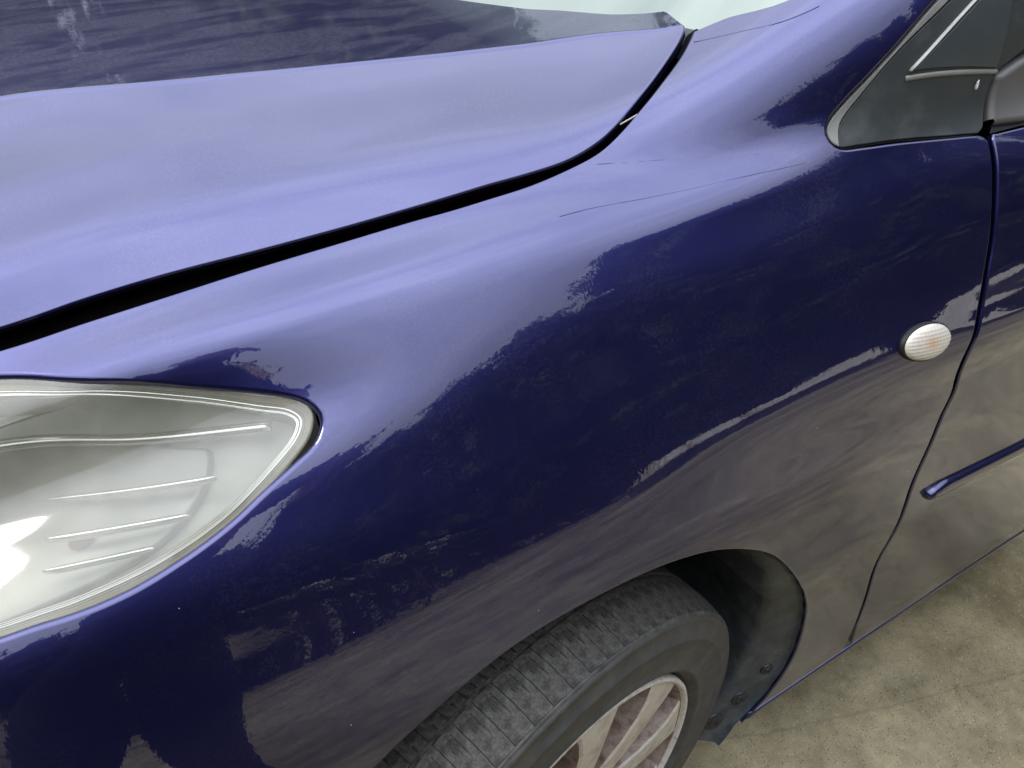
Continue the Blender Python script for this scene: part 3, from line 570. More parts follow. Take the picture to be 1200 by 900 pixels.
def ribbon(name, path, width, mat, parent, off=0.0, height=.002, surf=S2):
    """raised bar of given width along a path laid on the body surface"""
    path = np.asarray(path)
    P, n = surf(path, off)
    t = np.gradient(P, axis=0); t /= np.linalg.norm(t, axis=1, keepdims=True)
    s = np.cross(n, t); s /= np.linalg.norm(s, axis=1, keepdims=True)
    w = np.asarray(width)*np.ones(len(P))
    prof = [(-.5, -.6), (-.5, .35), (-.3, .85), (0, 1), (.3, .85), (.5, .35), (.5, -.6)]
    vs_ = []
    for i in range(len(P)):
        for a, h in prof: vs_.append(P[i]+s[i]*a*w[i]+n[i]*h*height)
    m_ = len(prof); fs_ = []
    for i in range(len(P)-1):
        for k in range(m_-1):
            fs_.append((i*m_+k+1, i*m_+k, (i+1)*m_+k, (i+1)*m_+k+1))
    fs_.append(tuple(range(m_))); fs_.append(tuple((len(P)-1)*m_+k for k in range(m_))[::-1])
    return mesh(name, vs_, fs_, mat, parent)

# ------------------------------------------------------------------ ground
gm = concrete()
def ground():
    n = 40; s = 90.0
    xs = np.linspace(-s, s, n+1)
    V = [(x, y, 0) for x in xs for y in xs]
    F = [(i*(n+1)+j, (i+1)*(n+1)+j, (i+1)*(n+1)+j+1, i*(n+1)+j+1) for i in range(n) for j in range(n)]
    o = mesh('ground', V, F, gm, None, smooth=False)
    tag(o, kind='structure')
ground()

# ------------------------------------------------------------------ the car
car = empty('car', (0, 0, 0))
tag(car, 'dark blue people carrier seen close at its front wing, paint chipped and dusty', 'car')

gapF = smooth_curve(uvl([(-.78, math.radians(62.6)), (-.55, math.radians(60.4))]+FE['gap_fender']))
gapH = smooth_curve(uvl([(-.78, math.radians(64.4)), (-.55, math.radians(62.3))]+FE['gap_hood']))
ws = uvl(FE['ws_edge']); ws[0] = gapF[-1]+[.006, -.002]
wsx = np.vstack([ws, uvl(deg([(ws[-1][0]+.10, 60.0), (.6, 63.6), (.8, 67)]))])
wsx = smooth_curve(wsx, .006)
qlow = uvl(FE['quarter'])
qext = uvl(deg([(.58, 58.6), (.80, 62.6)]))
quarter = smooth_curve(np.vstack([qlow, qext]))       # from the door end along the bottom, round the tip and up the pillar
dgap = smooth_curve(uvl(FE['door_gap']))
sill = uvl(FE['sill']); 
sl = lambda x: math.radians(-36.6)*KV
archc = uvl(FE['arch'])
arch_ext = []
for a in range(140, 226, 8):
    x = .025+.3555*math.cos(math.radians(a)); z = .342+.3555*math.sin(math.radians(a))
    arch_ext.append((x, math.atan2(z-Z0, .495)*KV))
arch = smooth_curve(np.vstack([np.array(arch_ext)[::-1], archc]))      # front foot, over the wheel, to the rear foot
LOW = math.radians(-36.0)*KV+.008
foot = arch[-1]
front_foot = arch[0]

hlo_i = uvl(FE['hl_open'])
hl_left_top = uvl(deg([(-.66, 59.6), (-.55, 58.6), (-.46, 57.7), (-.40, 56.9)]))
hl_left_bot = uvl(deg([(-.45, 33.9), (-.55, 35.2), (-.66, 37.5)]))
hl_open = smooth_curve(np.vstack([hl_left_top, hlo_i, hl_left_bot]))
hll_i = uvl(FE['hl_lens'])
hl_lens = smooth_curve(np.vstack([hl_left_top+[.004, -.004], hll_i, hl_left_bot+[.004, .004]]))
hl_open = np.vstack([hl_open, uvl(deg([(-.672, 44), (-.672, 54)]))])
hl_lens = np.vstack([hl_lens, uvl(deg([(-.666, 44), (-.666, 54)]))])
_q = resample(hl_open, .003); hl_open = inset(_q, .0035)

fender_loop = np.vstack([gapF, wsx, qext[::-1][:1]+[0, .004], quarter[::-1], dgap[1:],
                         [[dgap[-1][0]+.004, LOW]], [[foot[0]+.03, LOW]], arch[::-1],
                         uvl(deg([(-.40, -37), (-.78, -37)]))])
fender = panel('front_wing', fender_loop, PAINT, car, holes=[hl_open], hole_r=.0055, hole_depth=.020)

# bonnet: shoulder on the body surface, flat top inboard of the crease
crease = uvl([(-.80, math.radians(110.0)), (-.55, math.radians(100))]+FE['crease'][:-1])
crease = np.vstack([crease, [gapH[-1]+[-.004, .004]]])
creaseS = smooth_curve(crease, .01)
creaseS = creaseS[np.argsort(creaseS[:, 0])]
def vcrease(u): return np.interp(u, creaseS[:, 0], creaseS[:, 1])
def S_hood(uv, off=0.0):
    u, v = uv[:, 0], uv[:, 1]
    vc = vcrease(u); P, n = S(u, np.minimum(v, vc)/KV)
    w = np.maximum(v-vc, 0)
    Pc, nc = S(u, vc/KV)
    e = 1e-3
    Pa, _ = S(u+e, vcrease(u+e)/KV)
    tx = np.array([1.0, .36, .045])+0*Pc
    slope = .050-.030*w
    d = np.stack([0*u, np.ones_like(u), slope], -1)
    Pt = Pc+np.stack([0*u, w, .050*w-.015*w*w], -1)
    nt = np.cross(tx, d); nt /= np.linalg.norm(nt, axis=1, keepdims=True)
    nt[nt[:, 2] < 0] *= -1
    s = np.clip((v-vc+.0012)/.005, 0, 1); s = (s*s*(3-2*s))[:, None]
    nn = n*(1-s)+nt*s; nn /= np.linalg.norm(nn, axis=1, keepdims=True)
    P = np.where((w > 0)[:, None], Pt, P)
    t = np.clip((v-vc+.0052)/.0040, 0, 1)             # the pressed edge line: a 1 mm step just outboard of the flat
    dh = .0011*6*t*(1-t)/.0040
    P = P+nn*(.0011*(3*t*t-2*t**3))[:, None]
    tv = np.cross(nn, np.array([1., 0, 0])); tv /= np.linalg.norm(tv, axis=1, keepdims=True)
    nn = nn-tv*dh[:, None]; nn /= np.linalg.norm(nn, axis=1, keepdims=True)
    return P+nn*np.asarray(off)[..., None], nn
# rear edge of the bonnet runs inboard along the windscreen foot
REAR = np.array([(.332, .004), (.313, .0368), (.284, .0648), (.259, .0940), (.238, .1135), (.202, .1806), (.155, .30), (.13, .5), (.12, .8), (.13, 1.05)])
rear = [gapH[-1]+[0.001, .004]]+[(x, vcrease(x)+w) for x, w in REAR[1:]]
rear = np.array(rear)
hood_loop = np.vstack([gapH, rear, [(-.78, vcrease(-.78)+.75)]])
cs_in = np.array([p for p in creaseS if -.775 < p[0] < gapH[-1][0]-.006])
bands = [cs_in+[0, d] for d in (-.0055, -.0046, -.0039, -.0032, -.0025, -.0018, -.0010, 0, .0015, .0035)]
hood = panel('bonnet', hood_loop, PAINT, car, surf=S_hood, grid=.014, chains=bands, mats=[PAINT, PAINT_D],
             classify=lambda cen: cen[:, 1] > vcrease(cen[:, 0])+.001)

plug = np.vstack([gapH[-9:]+[0, .002], [gapH[-1]+[.012, .004], gapF[-1]+[.010, 0]], gapF[-9:][::-1]-[0, .002]])
panel('gap_seal', plug, BLACK, car, grid=.008, step=.003, off=-.011, flange=False)
for nm, w0, w1 in (('wire_reflection1', .0020, .0005), ('wire_reflection2', .0008, .00018), ('wire_reflection3', .0008, .00018)):  # dark lines painted on the wing as the reflection of overhead wires
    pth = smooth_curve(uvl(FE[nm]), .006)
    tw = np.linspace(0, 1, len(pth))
    ribbon('wire_reflection', pth, w1+(w0-w1)*np.clip(1-tw*2.2, 0, 1), WIRE_REFL, fender, 0.0, .00012)
tw_ = uvl(FE['twig']); tw_ = np.array([tw_[0]+(tw_[1]-tw_[0])*t for t in np.linspace(-.1, 1.15, 8)])
twig = ribbon('pine_needle', tw_, .0013, TWIGM, None, -.002, .0007)
tag(twig, 'pale dry pine needle lying across the black gap beside the bonnet', 'pine needle')
# windscreen and its cowl strip
rp, _ = S_hood(rear)
edge = np.vstack([S2(wsx[(wsx[:, 0] > .33) & (wsx[:, 0] < .45)])[0][::-1]-[0, 0, .012], rp[1:]])
edge = edge[np.argsort(edge[:, 1])]
ey = np.linspace(edge[0, 1], .6, 60)
ex = np.interp(ey, edge[:, 1], edge[:, 0]); ez = np.interp(ey, edge[:, 1], edge[:, 2])
kk = np.ones(7)/7
ex = np.convolve(np.pad(ex, 3, mode='edge'), kk, 'valid')
zlow = float(np.interp(-.45, edge[:, 1], edge[:, 2]))
V = []; F = []
nr = 14
for i, y in enumerate(ey):
    for k in range(nr):
        t = k/(nr-1)*.9-.03
        bow = -.10*(y/.75)**2
        V.append((ex[i]+.016+t*.84, y*(1-.12*t), min(ez[i], 1.078+.02*(1-(y/.7)**2))+.002+t*.52))
for i in range(len(ey)-1):
    for k in range(nr-1):
        F.append((i*nr+k, i*nr+k+1, (i+1)*nr+k+1, (i+1)*nr+k)[::-1])
mesh('windscreen', V, F, GLASS, car)
V = []; F = []
for i, y in enumerate(ey):
    z = min(ez[i], 1.078+.02*(1-(y/.7)**2))
    V += [(ex[i]-.03, y, z-.02), (ex[i]+.004, y, z-.007), (ex[i]+.016, y, z-.001), (ex[i]+.03, y, z+.004)]
for i in range(len(ey)-1):
    for k in range(3): F.append((i*4+k, (i+1)*4+k, (i+1)*4+k+1, i*4+k+1))
mesh('cowl_strip', V, F, PLASTIC, car)

# front door, its moulding and the sill
dd = dgap[1:]+[.0055, 0]
top_d = np.vstack([[dgap[0]+[.007, .001]], uvl(deg([(.60, 44.45), (.70, 44.45), (.9, 44.9), (1.30, 45.9)]))])
door_loop = np.vstack([top_d, [(1.30, LOW)], [(dd[-1][0]+.02, LOW)], dd[::-1]])
door = panel('front_door', door_loop, PAINT, car)
mo = uvl(FE['mould'])
mtop = np.array([mo[0], mo[1]*.5+mo[2]*.5]); dirn = (mtop[1]-mtop[0])/(mtop[1][0]-mtop[0][0])
mpath = np.array([mtop[0]+[.004, -.002]+dirn*s for s in np.linspace(0, .72, 60)])
mw = .025*np.clip((np.linspace(0, .72, 60)+.004)/.03, .25, 1)**.6
ribbon('door_moulding', mpath, mw, PAINT, door, 0.0, .0085)
sx_ = np.linspace(foot[0]+.012, 1.35, 40)
spath = np.stack([sx_, 0*sx_+LOW-.0075], -1)
ribbon('side_sill', spath, .014, PAINT, car, -.0010, .0030)

# black sheet added behind the gaps, its colour standing in for deep shade
bk = panel('gap_backing', np.vstack([uvl(deg([(-.74, 70), (-.5, 68), (-.2, 65), (.1, 63), (.24, 68), (.30, 70), (.36, 68)])), wsx[[int(len(wsx)*.75), -1]]-[0, .01], uvl(deg([(1.25, 47), (1.25, -35)])),
      [[foot[0]+.05, LOW+.01]], list(np.array([.025, -.215])+(arch[::-1]-[.025, -.215])*1.07), uvl(deg([(-.41, -35), (-.74, -35)]))]), BLACK, car,
      holes=[hl_open], grid=.03, step=.02, off=-.028, flange=False)
V = [(-.75, -.82, .19), (1.3, -.82, .19), (1.3, .85, .19), (-.75, .85, .19)]
bm = bmesh.new()
for x0, x1, y0 in ((.42, 1.3, -.825), (-.75, -.36, -.80), (-.36, .42, -.42)):
    mt = Matrix.Translation(((x0+x1)/2, (y0+.85)/2, .215)) @ Matrix.Diagonal((x1-x0, .85-y0, .05, 1))
    bmesh.ops.create_cube(bm, size=1, matrix=mt)
bm_obj('underbody', bm, UNDER, car, False)

# headlight
hl = empty('headlight', (0, 0, 0), car)
lensL = resample(hl_lens, .004)
if area(lensL) < 0: lensL = lensL[::-1]
_t = np.roll(lensL, -1, 0)-np.roll(lensL, 1, 0); _t /= np.linalg.norm(_t, axis=1, keepdims=True)
lensL = resample(lensL-.0035*np.stack([-_t[:, 1], _t[:, 0]], -1), .004)      # the lens reaches close to the lip
panel('lens', lensL, LENS, hl, grid=.010, step=.004, off=-.003, r=.002, depth=.006)
S_LV = [.0065, .0105, .0125, .0150, .0165, .0190]
S_DP = [(0, -.007), (.0065, -.010), (.0105, -.0145), (.0125, -.0115), (.0150, -.0115), (.0165, -.016), (.0190, -.034), (.035, -.050), (.08, -.062), (.2, -.075)]
ins = [inset(lensL, s) for s in S_LV]
def annulus(name, outer, inner, rows, mat):
    """strip between two nested loops: rows of (fraction across, depth)"""
    n_ = len(outer)
    O = outer; I = np.empty_like(O)
    # walk the inner loop in step with the outer one
    d = np.hypot(*(inner[None]-O[:, None]).transpose(2, 0, 1))
    start = int(np.argmin(d[0])); inn = np.roll(inner, -start, 0)
    cum = [0]; k = 0
    for i in range(1, n_):
        best = min(range(k, min(k+14, len(inn))), key=lambda q: np.hypot(*(inn[q]-O[i])))
        k = best; cum.append(k)
    I = inn[cum]
    V = []; F = []
    for f, dp_ in rows:
        V += list(S2(O*(1-f)+I*f, dp_*np.ones(n_))[0])
    for r_ in range(len(rows)-1):
        for i in range(n_):
            j = (i+1) % n_
            F.append((r_*n_+i, r_*n_+j, (r_+1)*n_+j, (r_+1)*n_+i))
    return mesh(name, V, F, mat, hl)
fine = resample(lensL, .0025)
ins = [inset(fine, s) for s in (.0070, .0150, .0172)]
ins = [resample(q, .002) for q in ins]
annulus('lamp_rim', fine, ins[0], [(0, -.006), (.25, -.008), (.5, -.0085), (.55, -.0105), (1, -.012)], LAMPGREY)
annulus('bezel', ins[0], ins[1], [(0, -.013), (.12, -.0105), (.3, -.0092), (.5, -.0095), (.62, -.0118), (.70, -.0105), (.85, -.0105), (1, -.014)], CHROME)
annulus('lamp_wall', ins[1], ins[2], [(0, -.014), (1, -.042)], REFLECTOR)
bowl = smooth_curve(uvl([(-.60, .815), (-.357, .822), (-.255, .762), (-.236, .748), (-.240, .728), (-.268, .672), (-.300, .640), (-.40, .622), (-.60, .63)]), .005)
panel('reflector_bowl', bowl, BOWL, hl, grid=.008, step=.004, off=-.030, r=.003, depth=.010)
panel('reflector', ins[2], REFLECTOR, hl, grid=.010, step=.004, off=-.040, flange=False)
for k, (a, b, w) in enumerate([((-.347, .756), (-.233, .702), .0048), ((-.352, .706), (-.258, .662), .0048), ((-.358, .662), (-.286, .634), .0044)]):
    a, b = np.array(a), np.array(b)
    path = np.array([(a+(b-a)*t) for t in np.linspace(0, 1, 26)]); path[:, 1] *= KV
    ribbon('rib', path, w*np.clip(np.minimum(np.linspace(0, 1, 26), np.linspace(1, 0, 26)*3)*6+.2, 0, 1), CHROME, hl, -.016, .004)
path = smooth_curve(uvl([(-.60, .93), (-.357, .834), (-.277, .783), (-.186, .741)]), .006)
ribbon('reflector_bar', path, .0090, CHROME, hl, -.018, .0045)
bm = bmesh.new()
bp, bn = S(np.array([-.335]), np.array([.70]), -.0275)
bmesh.ops.create_uvsphere(bm, u_segments=20, v_segments=12, radius=.006, matrix=Matrix.Translation(Vector(bp[0])) @ Matrix.Diagonal((1.5, 1, 1, 1)))
bm_obj('bulb', bm, AMBER, hl)

# quarter window
qw = empty('quarter_window', (0, 0, 0), car)
qb = smooth_curve(np.vstack([uvl(FE['qband'])[::-1]]))
qi = uvl(deg([(.58, 57.5), (.80, 61.3)]))
tri = uvl(FE['tri'])
rightB = uvl(FE['mirror'])[1]; rightT = uvl(FE['mirror'])[0]
qclosed = np.vstack([quarter, uvl(deg([(.80, 50), (.60, 50)])), [rightT], [rightB]])
qclosed[:2] += [[0, .001], [0, .001]]
panel('seal', inset(resample(qclosed, .004), .001), RUBBER, qw, grid=.02, off=-.007, flange=False)
outer_b = inset(resample(qclosed, .003), .0045)
# pale band: between the seal and the inner line of the frame
qb_full = np.vstack([qb, qi])
tipi = np.argmin(np.linalg.norm(outer_b-qb[0], axis=1))
def near(poly, p): return int(np.argmin(np.linalg.norm(poly-p, axis=1)))
o_ext = quarter[near(quarter, uvl(FE['quarter'])[4]):]
c_in = np.mean(qclosed, 0)
def shift_in(curve, s):
    t = np.gradient(curve, axis=0); t /= np.linalg.norm(t, axis=1, keepdims=True)
    q = curve+s*np.stack([t[:, 1], -t[:, 0]], -1)
    return q if np.linalg.norm(q.mean(0)-c_in) < np.linalg.norm(curve.mean(0)-c_in) else curve-s*np.stack([t[:, 1], -t[:, 0]], -1)
o_band = shift_in(o_ext, .0022)
band_loop = np.vstack([o_band, qb_full[::-1]])
panel('frame_band', band_loop, BAND, qw, grid=.01, step=.003, off=-.0025, r=.0012, depth=.004)
b_low = shift_in(quarter[:near(quarter, uvl(FE['quarter'])[4])+1], .0022)
plate_loop = np.vstack([qb_full+[.0008, -.0008], uvl(deg([(.80, 53), (.64, 51.5)])), [rightT], [rightB+[-.002, .003]], b_low])
panel('trim_plate', plate_loop, PLASTIC, qw, grid=.012, step=.003, off=-.0045, r=.001, depth=.004)
tri_in = np.vstack([tri[1]+[.003, -.0008], tri[3]+[-.001, .001], [tri[4]], [tri[4]+[.14, .012], tri[0]+[.20, .048], tri[0]+[.10, .027]], tri[0]+[.004, -.001]])
panel('inset_plate', tri_in, PLATE, qw, grid=.012, step=.003, off=-.003, r=.0008, depth=.004)
lp = smooth_curve(np.vstack([tri[1]+[.0, -.0002], tri[0], [tri[0]+[.10, .0295], tri[0]+[.20, .0505]]]), .006)
ribbon('pale_bead', lp, .0024, BEAD, qw, -.0035, .0022)
lp = np.linspace(tri[5]+[.001, .001], tri[6]+[0, .0015], 24)
ribbon('ledge', lp, .0055, BAND, qw, -.006, .0030)
# bird dropping on the plate
bm = bmesh.new()
dp, dn = S(np.array([FE['drop'][0][0]]), np.array([FE['drop'][0][1]]), -.003)
for k in range(5):
    bmesh.ops.create_icosphere(bm, subdivisions=2, radius=.0022-.0003*k, matrix=Matrix.Translation(Vector(dp[0])+Vector((rng.uniform(-.001, .001), 0, -.0028+.0014*k))) @ Matrix.Diagonal((.7, .7, 1.3, 1)))
bm_obj('dropping', bm, WHITEMARK, qw)

# mirror foot and door glass
mr = empty('door_mirror', (0, 0, 0), car)
foot_loop = np.vstack([[rightT+[.001, 0]], [rightB+[.002, .0015]], uvl(deg([(.58, 44.95), (.66, 44.95), (.70, 47.5), (.64, 50.5)])), [uvl(FE['mirror'])[3]+[.004, -.002]]])
panel('mirror_foot', foot_loop, MIRRORGREY, mr, grid=.012, step=.004, off=.001, r=.006, depth=.02)
gl = np.vstack([rightT+[.004, .001], [uvl(FE['mirror'])[3]-[0, .01]], uvl(deg([(.64, 49.5), (1.25, 49.5), (1.25, 62), (.84, 58), (.64, 54)]))])
panel('door_glass', gl, GLASS_D, door, grid=.03, step=.008, off=-.010, flange=False)
panel('belt_seal', np.vstack([uvl(deg([(.537, 45.0), (.60, 44.7), (.70, 44.7), (.9, 45.2), (1.25, 46.2)])), uvl(deg([(1.25, 47.7), (.9, 46.8), (.6, 46.2), (.548, 46.0)]))]), RUBBER, door, grid=.012, off=-.006, flange=False)

# side marker lamp
mk = empty('side_marker', (0, 0, 0), car)
mP, mN = S(np.array([FE['marker'][0][0]]), np.array([FE['marker'][0][1]]))
mP, mN = Vector(mP[0]), Vector(mN[0])
mX = Vector((1, 0, -.10)); mX = (mX-mN*mX.dot(mN)).normalized(); mY = mN.cross(mX)
mk.matrix_world = Matrix.Translation(mP) @ Matrix((mX, mY, mN)).transposed().to_4x4()
def dome(name, a, b, z0, z1, mat, parent, rings=7, seg=48, ex=2.0, texture=False):
    V = []; F = []
    for i in range(rings+1):
        t = i/rings*math.pi/2
        rr, h = math.cos(t), math.sin(t)
        rr = max(rr, .0)
        for k in range(seg):
            p = 2*math.pi*k/seg
            z = z0+(z1-z0)*h
            V.append((a*rr*math.cos(p), b*rr*math.sin(p), z))
    for i in range(rings):
        for k in range(seg):
            j = (k+1) % seg
            F.append((i*seg+k, i*seg+j, (i+1)*seg+j, (i+1)*seg+k))
    return mesh(name, V, F, mat, parent)
MA, MB = MARK
V = []; F = []; seg_ = 56
prof = [(1.07, -.004), (1.06, .001), (1.04, .0034), (1.0, .0046), (.98, .003)]
for rr, z in prof:
    for k in range(seg_):
        p = 2*math.pi*k/seg_; V.append((MA*rr*math.cos(p), MB*rr*math.sin(p), z))
for i in range(len(prof)-1):
    for k in range(seg_):
        j = (k+1) % seg_; F.append((i*seg_+k, i*seg_+j, (i+1)*seg_+j, (i+1)*seg_+k))
mesh('gasket', V, F, RUBBER, mk)
# ribbed lens: a low dome with a waffle of small pillows
nn_ = 46; V = []; idx = {}; F = []
for i in range(nn_+1):
    for j in range(nn_+1):
        x = (i/nn_*2-1); y = (j/nn_*2-1)
        # square to disc
        X = x*math.sqrt(1-y*y/2); Y = y*math.sqrt(1-x*x/2); rr = math.hypot(X, Y)
        z = .0030+.0075*math.sqrt(max(0, 1-rr**2.6))
        if rr < .93: z += .00035*(abs(math.sin(X*math.pi*7))+abs(math.sin(Y*math.pi*5)))
        V.append((X*MA, Y*MB, z))
for i in range(nn_):
    for j in range(nn_): F.append((i*(nn_+1)+j, (i+1)*(nn_+1)+j, (i+1)*(nn_+1)+j+1, i*(nn_+1)+j+1))
mesh('marker_lens', V, F, MARKER_C, mk)

# ------------------------------------------------------------------ wheel
WC = Vector((.004, -0.8831, 0.316)); STEER = 0.19
wheel = empty('wheel', WC, car)
wheel.rotation_euler = (0, 0, STEER)
wheel.matrix_parent_inverse = Matrix()
def revolve(name, prof, mat, parent, seg=144, wob=None, fm=None):
    V = []; F = []
    for r, y in prof:
        for k in range(seg):
            a = 2*math.pi*k/seg; V.append((r*math.cos(a), y, r*math.sin(a)))
    for i in range(len(prof)-1):
        for k in range(seg):
            j = (k+1) % seg; F.append((i*seg+j, i*seg+k, (i+1)*seg+k, (i+1)*seg+j))
    return mesh(name, V, F, mat, parent)
# carcass: bead, sidewall with ridges, base of the tread
side = [(.2045, .016), (.212, .004), (.2155, -.001), (.219, -.0035), (.2205, -.0062), (.224, -.0066), (.2262, -.0050), (.238, -.0048), (.252, -.0066), (.2635, -.0066),
        (.2655, -.0078), (.268, -.0078), (.2695, -.0064), (.280, -.0045), (.288, -.0022), (.2905, -.0032), (.293, -.0005), (.2955, .0030), (.2962, .0048), (.2962, .0095)]
tread_base = [(.2955, .018), (.2970, .05), (.2975, .10), (.2965, .15), (.291, .195), (.27, .21), (.21, .19)]
side = [(.2045+(r-.2045)*.968, y) for r, y in side]
revolve('tyre_sidewall', side, TYRE_W, wheel)
revolve('shoulder_ridge', [(.2890, -.0012), (.2918, .0012), (.2936, .0014), (.2946, .0026), (.2942, .0040)], RIDGE, wheel)
revolve('tyre_carcass', [side[-1]]+tread_base, TYRE, wheel)
def tread_r(y):                                    # crown of the tread over the width
    return .2944+.0075*(1-max(0, (0.055-y)/.055)**2.1) if y < .055 else .3019+.0003*math.sin((y-.055)/.09*math.pi)
def heightcells(phis, ys, low, depth):
    """grid of cells over (angle, width); cells in low sit at the groove floor; walls between"""
    V = []; F = []
    def pt(i, j, d):
        y = ys[j]; r = tread_r(y)-d
        a = phis[i]+.035*((y-.008)/.05)**2*.25
        V.append((r*math.cos(a), y, r*math.sin(a))); return len(V)-1
    H = lambda i, j: depth if (i, j) in low or i < 0 or j < 0 or i >= len(phis)-1 or j >= len(ys)-1 else 0.0
    for i in range(len(phis)-1):
        for j in range(len(ys)-1):
            d = H(i, j)
            q = [pt(i, j, d), pt(i+1, j, d), pt(i+1, j+1, d), pt(i, j+1, d)]
            F.append(tuple(q))
            for (di, dj, a, b) in ((1, 0, (i+1, j), (i+1, j+1)), (0, 1, (i, j+1), (i+1, j+1)), (-1, 0, (i, j), (i, j+1)), (0, -1, (i, j), (i+1, j))):
                d2 = H(i+di, j+dj)
                if d2 > d: F.append((pt(*a, d), pt(*b, d), pt(*b, d2), pt(*a, d2)))
    return V, F
NB = 78
pitch_ = 2*math.pi/NB
g = .0017
phis = [g, .30*pitch_, .30*pitch_+.0042, .66*pitch_, .66*pitch_+.0042, pitch_-g*.4]
ys = [.0035, .010, .018, .027, .036, .041, .052, .058]
low = {(1, 5), (1, 3), (3, 4), (3, 2)} - set()
low = {(1, 3), (1, 5), (3, 4)}
bv, bf = heightcells(phis, ys, low, .0016)
def thick(bv, bf): return bv, bf
b0 = mesh('tread_block', bv, bf, TYRE, wheel, smooth=False)
ys2 = [.064, .072, .082, .092]
phis2 = [g, .5*pitch_-.004, .5*pitch_+.004, pitch_-g*.4]
cv, cf = heightcells(phis2, ys2, {(1, 0), (1, 2)}, .0035)
c0 = mesh('tread_rib_block', cv, cf, TYRE, wheel, smooth=False)
for k in range(1, NB):
    for src in (b0, c0):
        o = src.copy(); COL.objects.link(o); o.parent = wheel; o.rotation_euler = (0, -k*pitch_, 0)
# rim
revolve('rim_edge', [(.2045, .018), (.2072, .006), (.2068, -.0002), (.2050, -.0022), (.2022, -.0022), (.2004, -.0004), (.1992, .0035)], SCUFF, wheel)
revolve('rim_barrel', [(.1992, .0035), (.1960, .008), (.1905, .022), (.186, .06), (.183, .12), (.19, .17)], BRAKE, wheel)
revolve('hub', [(.0, -.004), (.034, -.003), (.038, .001), (.040, .012), (.066, .02), (.070, .05), (.0, .06)], ALLOY, wheel, 64)
revolve('brake_disc', [(.06, .075), (.14, .075), (.14, .10), (.06, .10)], simple('rusty_disc', (0.10, 0.06, 0.04), .6, .4), wheel, 96)
def spoke_mesh():
    # faces: bright outer face, dusty flanks; splayed at the rim
    st = [(.050, .0185, .006), (.08, .0178, .004), (.12, .0190, .001), (.150, .0215, .0002), (.172, .0265, .0008), (.188, .0335, .0022), (.1985, .0410, .0045)]
    V = []; F = []; fm = []
    for r, hw, y in st:
        V += [(r, y+.050, -hw*1.30-.004), (r, y+.0025, -hw), (r, y, -hw*.86), (r, y, hw*.86), (r, y+.0025, hw), (r, y+.050, hw*1.30+.004)]
    for i in range(len(st)-1):
        for k in range(5):
            F.append((i*6+k+1, i*6+k, (i+1)*6+k, (i+1)*6+k+1)); fm.append(1 if k in (0, 4) else 0)
    return V, F, fm
sv, sf_, sfm = spoke_mesh()
s0 = mesh('spoke', sv, sf_, [ALLOY, BRAKE], wheel, fmat=sfm, smooth=False)
NS = 9
for k in range(NS):
    o = s0 if k == 0 else s0.copy()
    if k: COL.objects.link(o); o.parent = wheel
    o.rotation_euler = (0, SPOKE0+k*2*math.pi/NS, 0)

# ------------------------------------------------------------------ wheel arch liner
ln = empty('arch_liner', (0, 0, 0), car)
V = []; F = []
AX, AZ = .025, .342
aP, _ = S2(arch)
_aa = np.unwrap(np.arctan2(aP[:, 2]-AZ, aP[:, 0]-AX)); _aa = _aa+(2*math.pi if _aa.mean() < 0 else 0); _o = np.argsort(_aa)
_aa, _ar, _ay = _aa[_o], np.hypot(aP[:, 0]-AX, aP[:, 2]-AZ)[_o], aP[:, 1][_o]
def arch_ring(a):
    """(y, r) profile from the wing's lip inward at angle a"""
    re = float(np.interp(a, _aa, _ar)); ye = float(np.interp(a, _aa, _ay))
    rear = max(0, min(1, (.85-a)/.9)) if a < 1.5 else 0
    w = .062*rear+.004
    return [(ye+.0045, re-.0012), (ye+.010, re-.0016), (ye+.012, re-.005), (ye+.013+.006*rear, re-w*.5), (ye+.016+.010*rear, re-w), (ye+.034, re-w-.006), (-.77, re-w*.9-.012), (-.66, re-w*.75-.015), (-.50, re-w*.7-.02), (-.46, re-w*.7-.03), (-.45, .20), (-.45, .05)]
angs = np.linspace(math.radians(-36.5), _aa[-1], 110)
for a in angs:
    for y, r in arch_ring(a):
        wob = .0022*math.sin(a*23)*(1 if -.75 > y > -.835 else 0)+.0012*math.sin(a*51+y*90)
        V.append((AX+(r+wob)*math.cos(a), y, AZ+(r+wob)*math.sin(a)))
m_ = len(arch_ring(0))
for i in range(len(angs)-1):
    for k in range(m_-1): F.append((i*m_+k, i*m_+k+1, (i+1)*m_+k+1, (i+1)*m_+k))
mesh('liner_shell', V, F, LINER, ln)
SCREWM = simple('screw_black', (0.03, 0.03, 0.032), .4, .3)
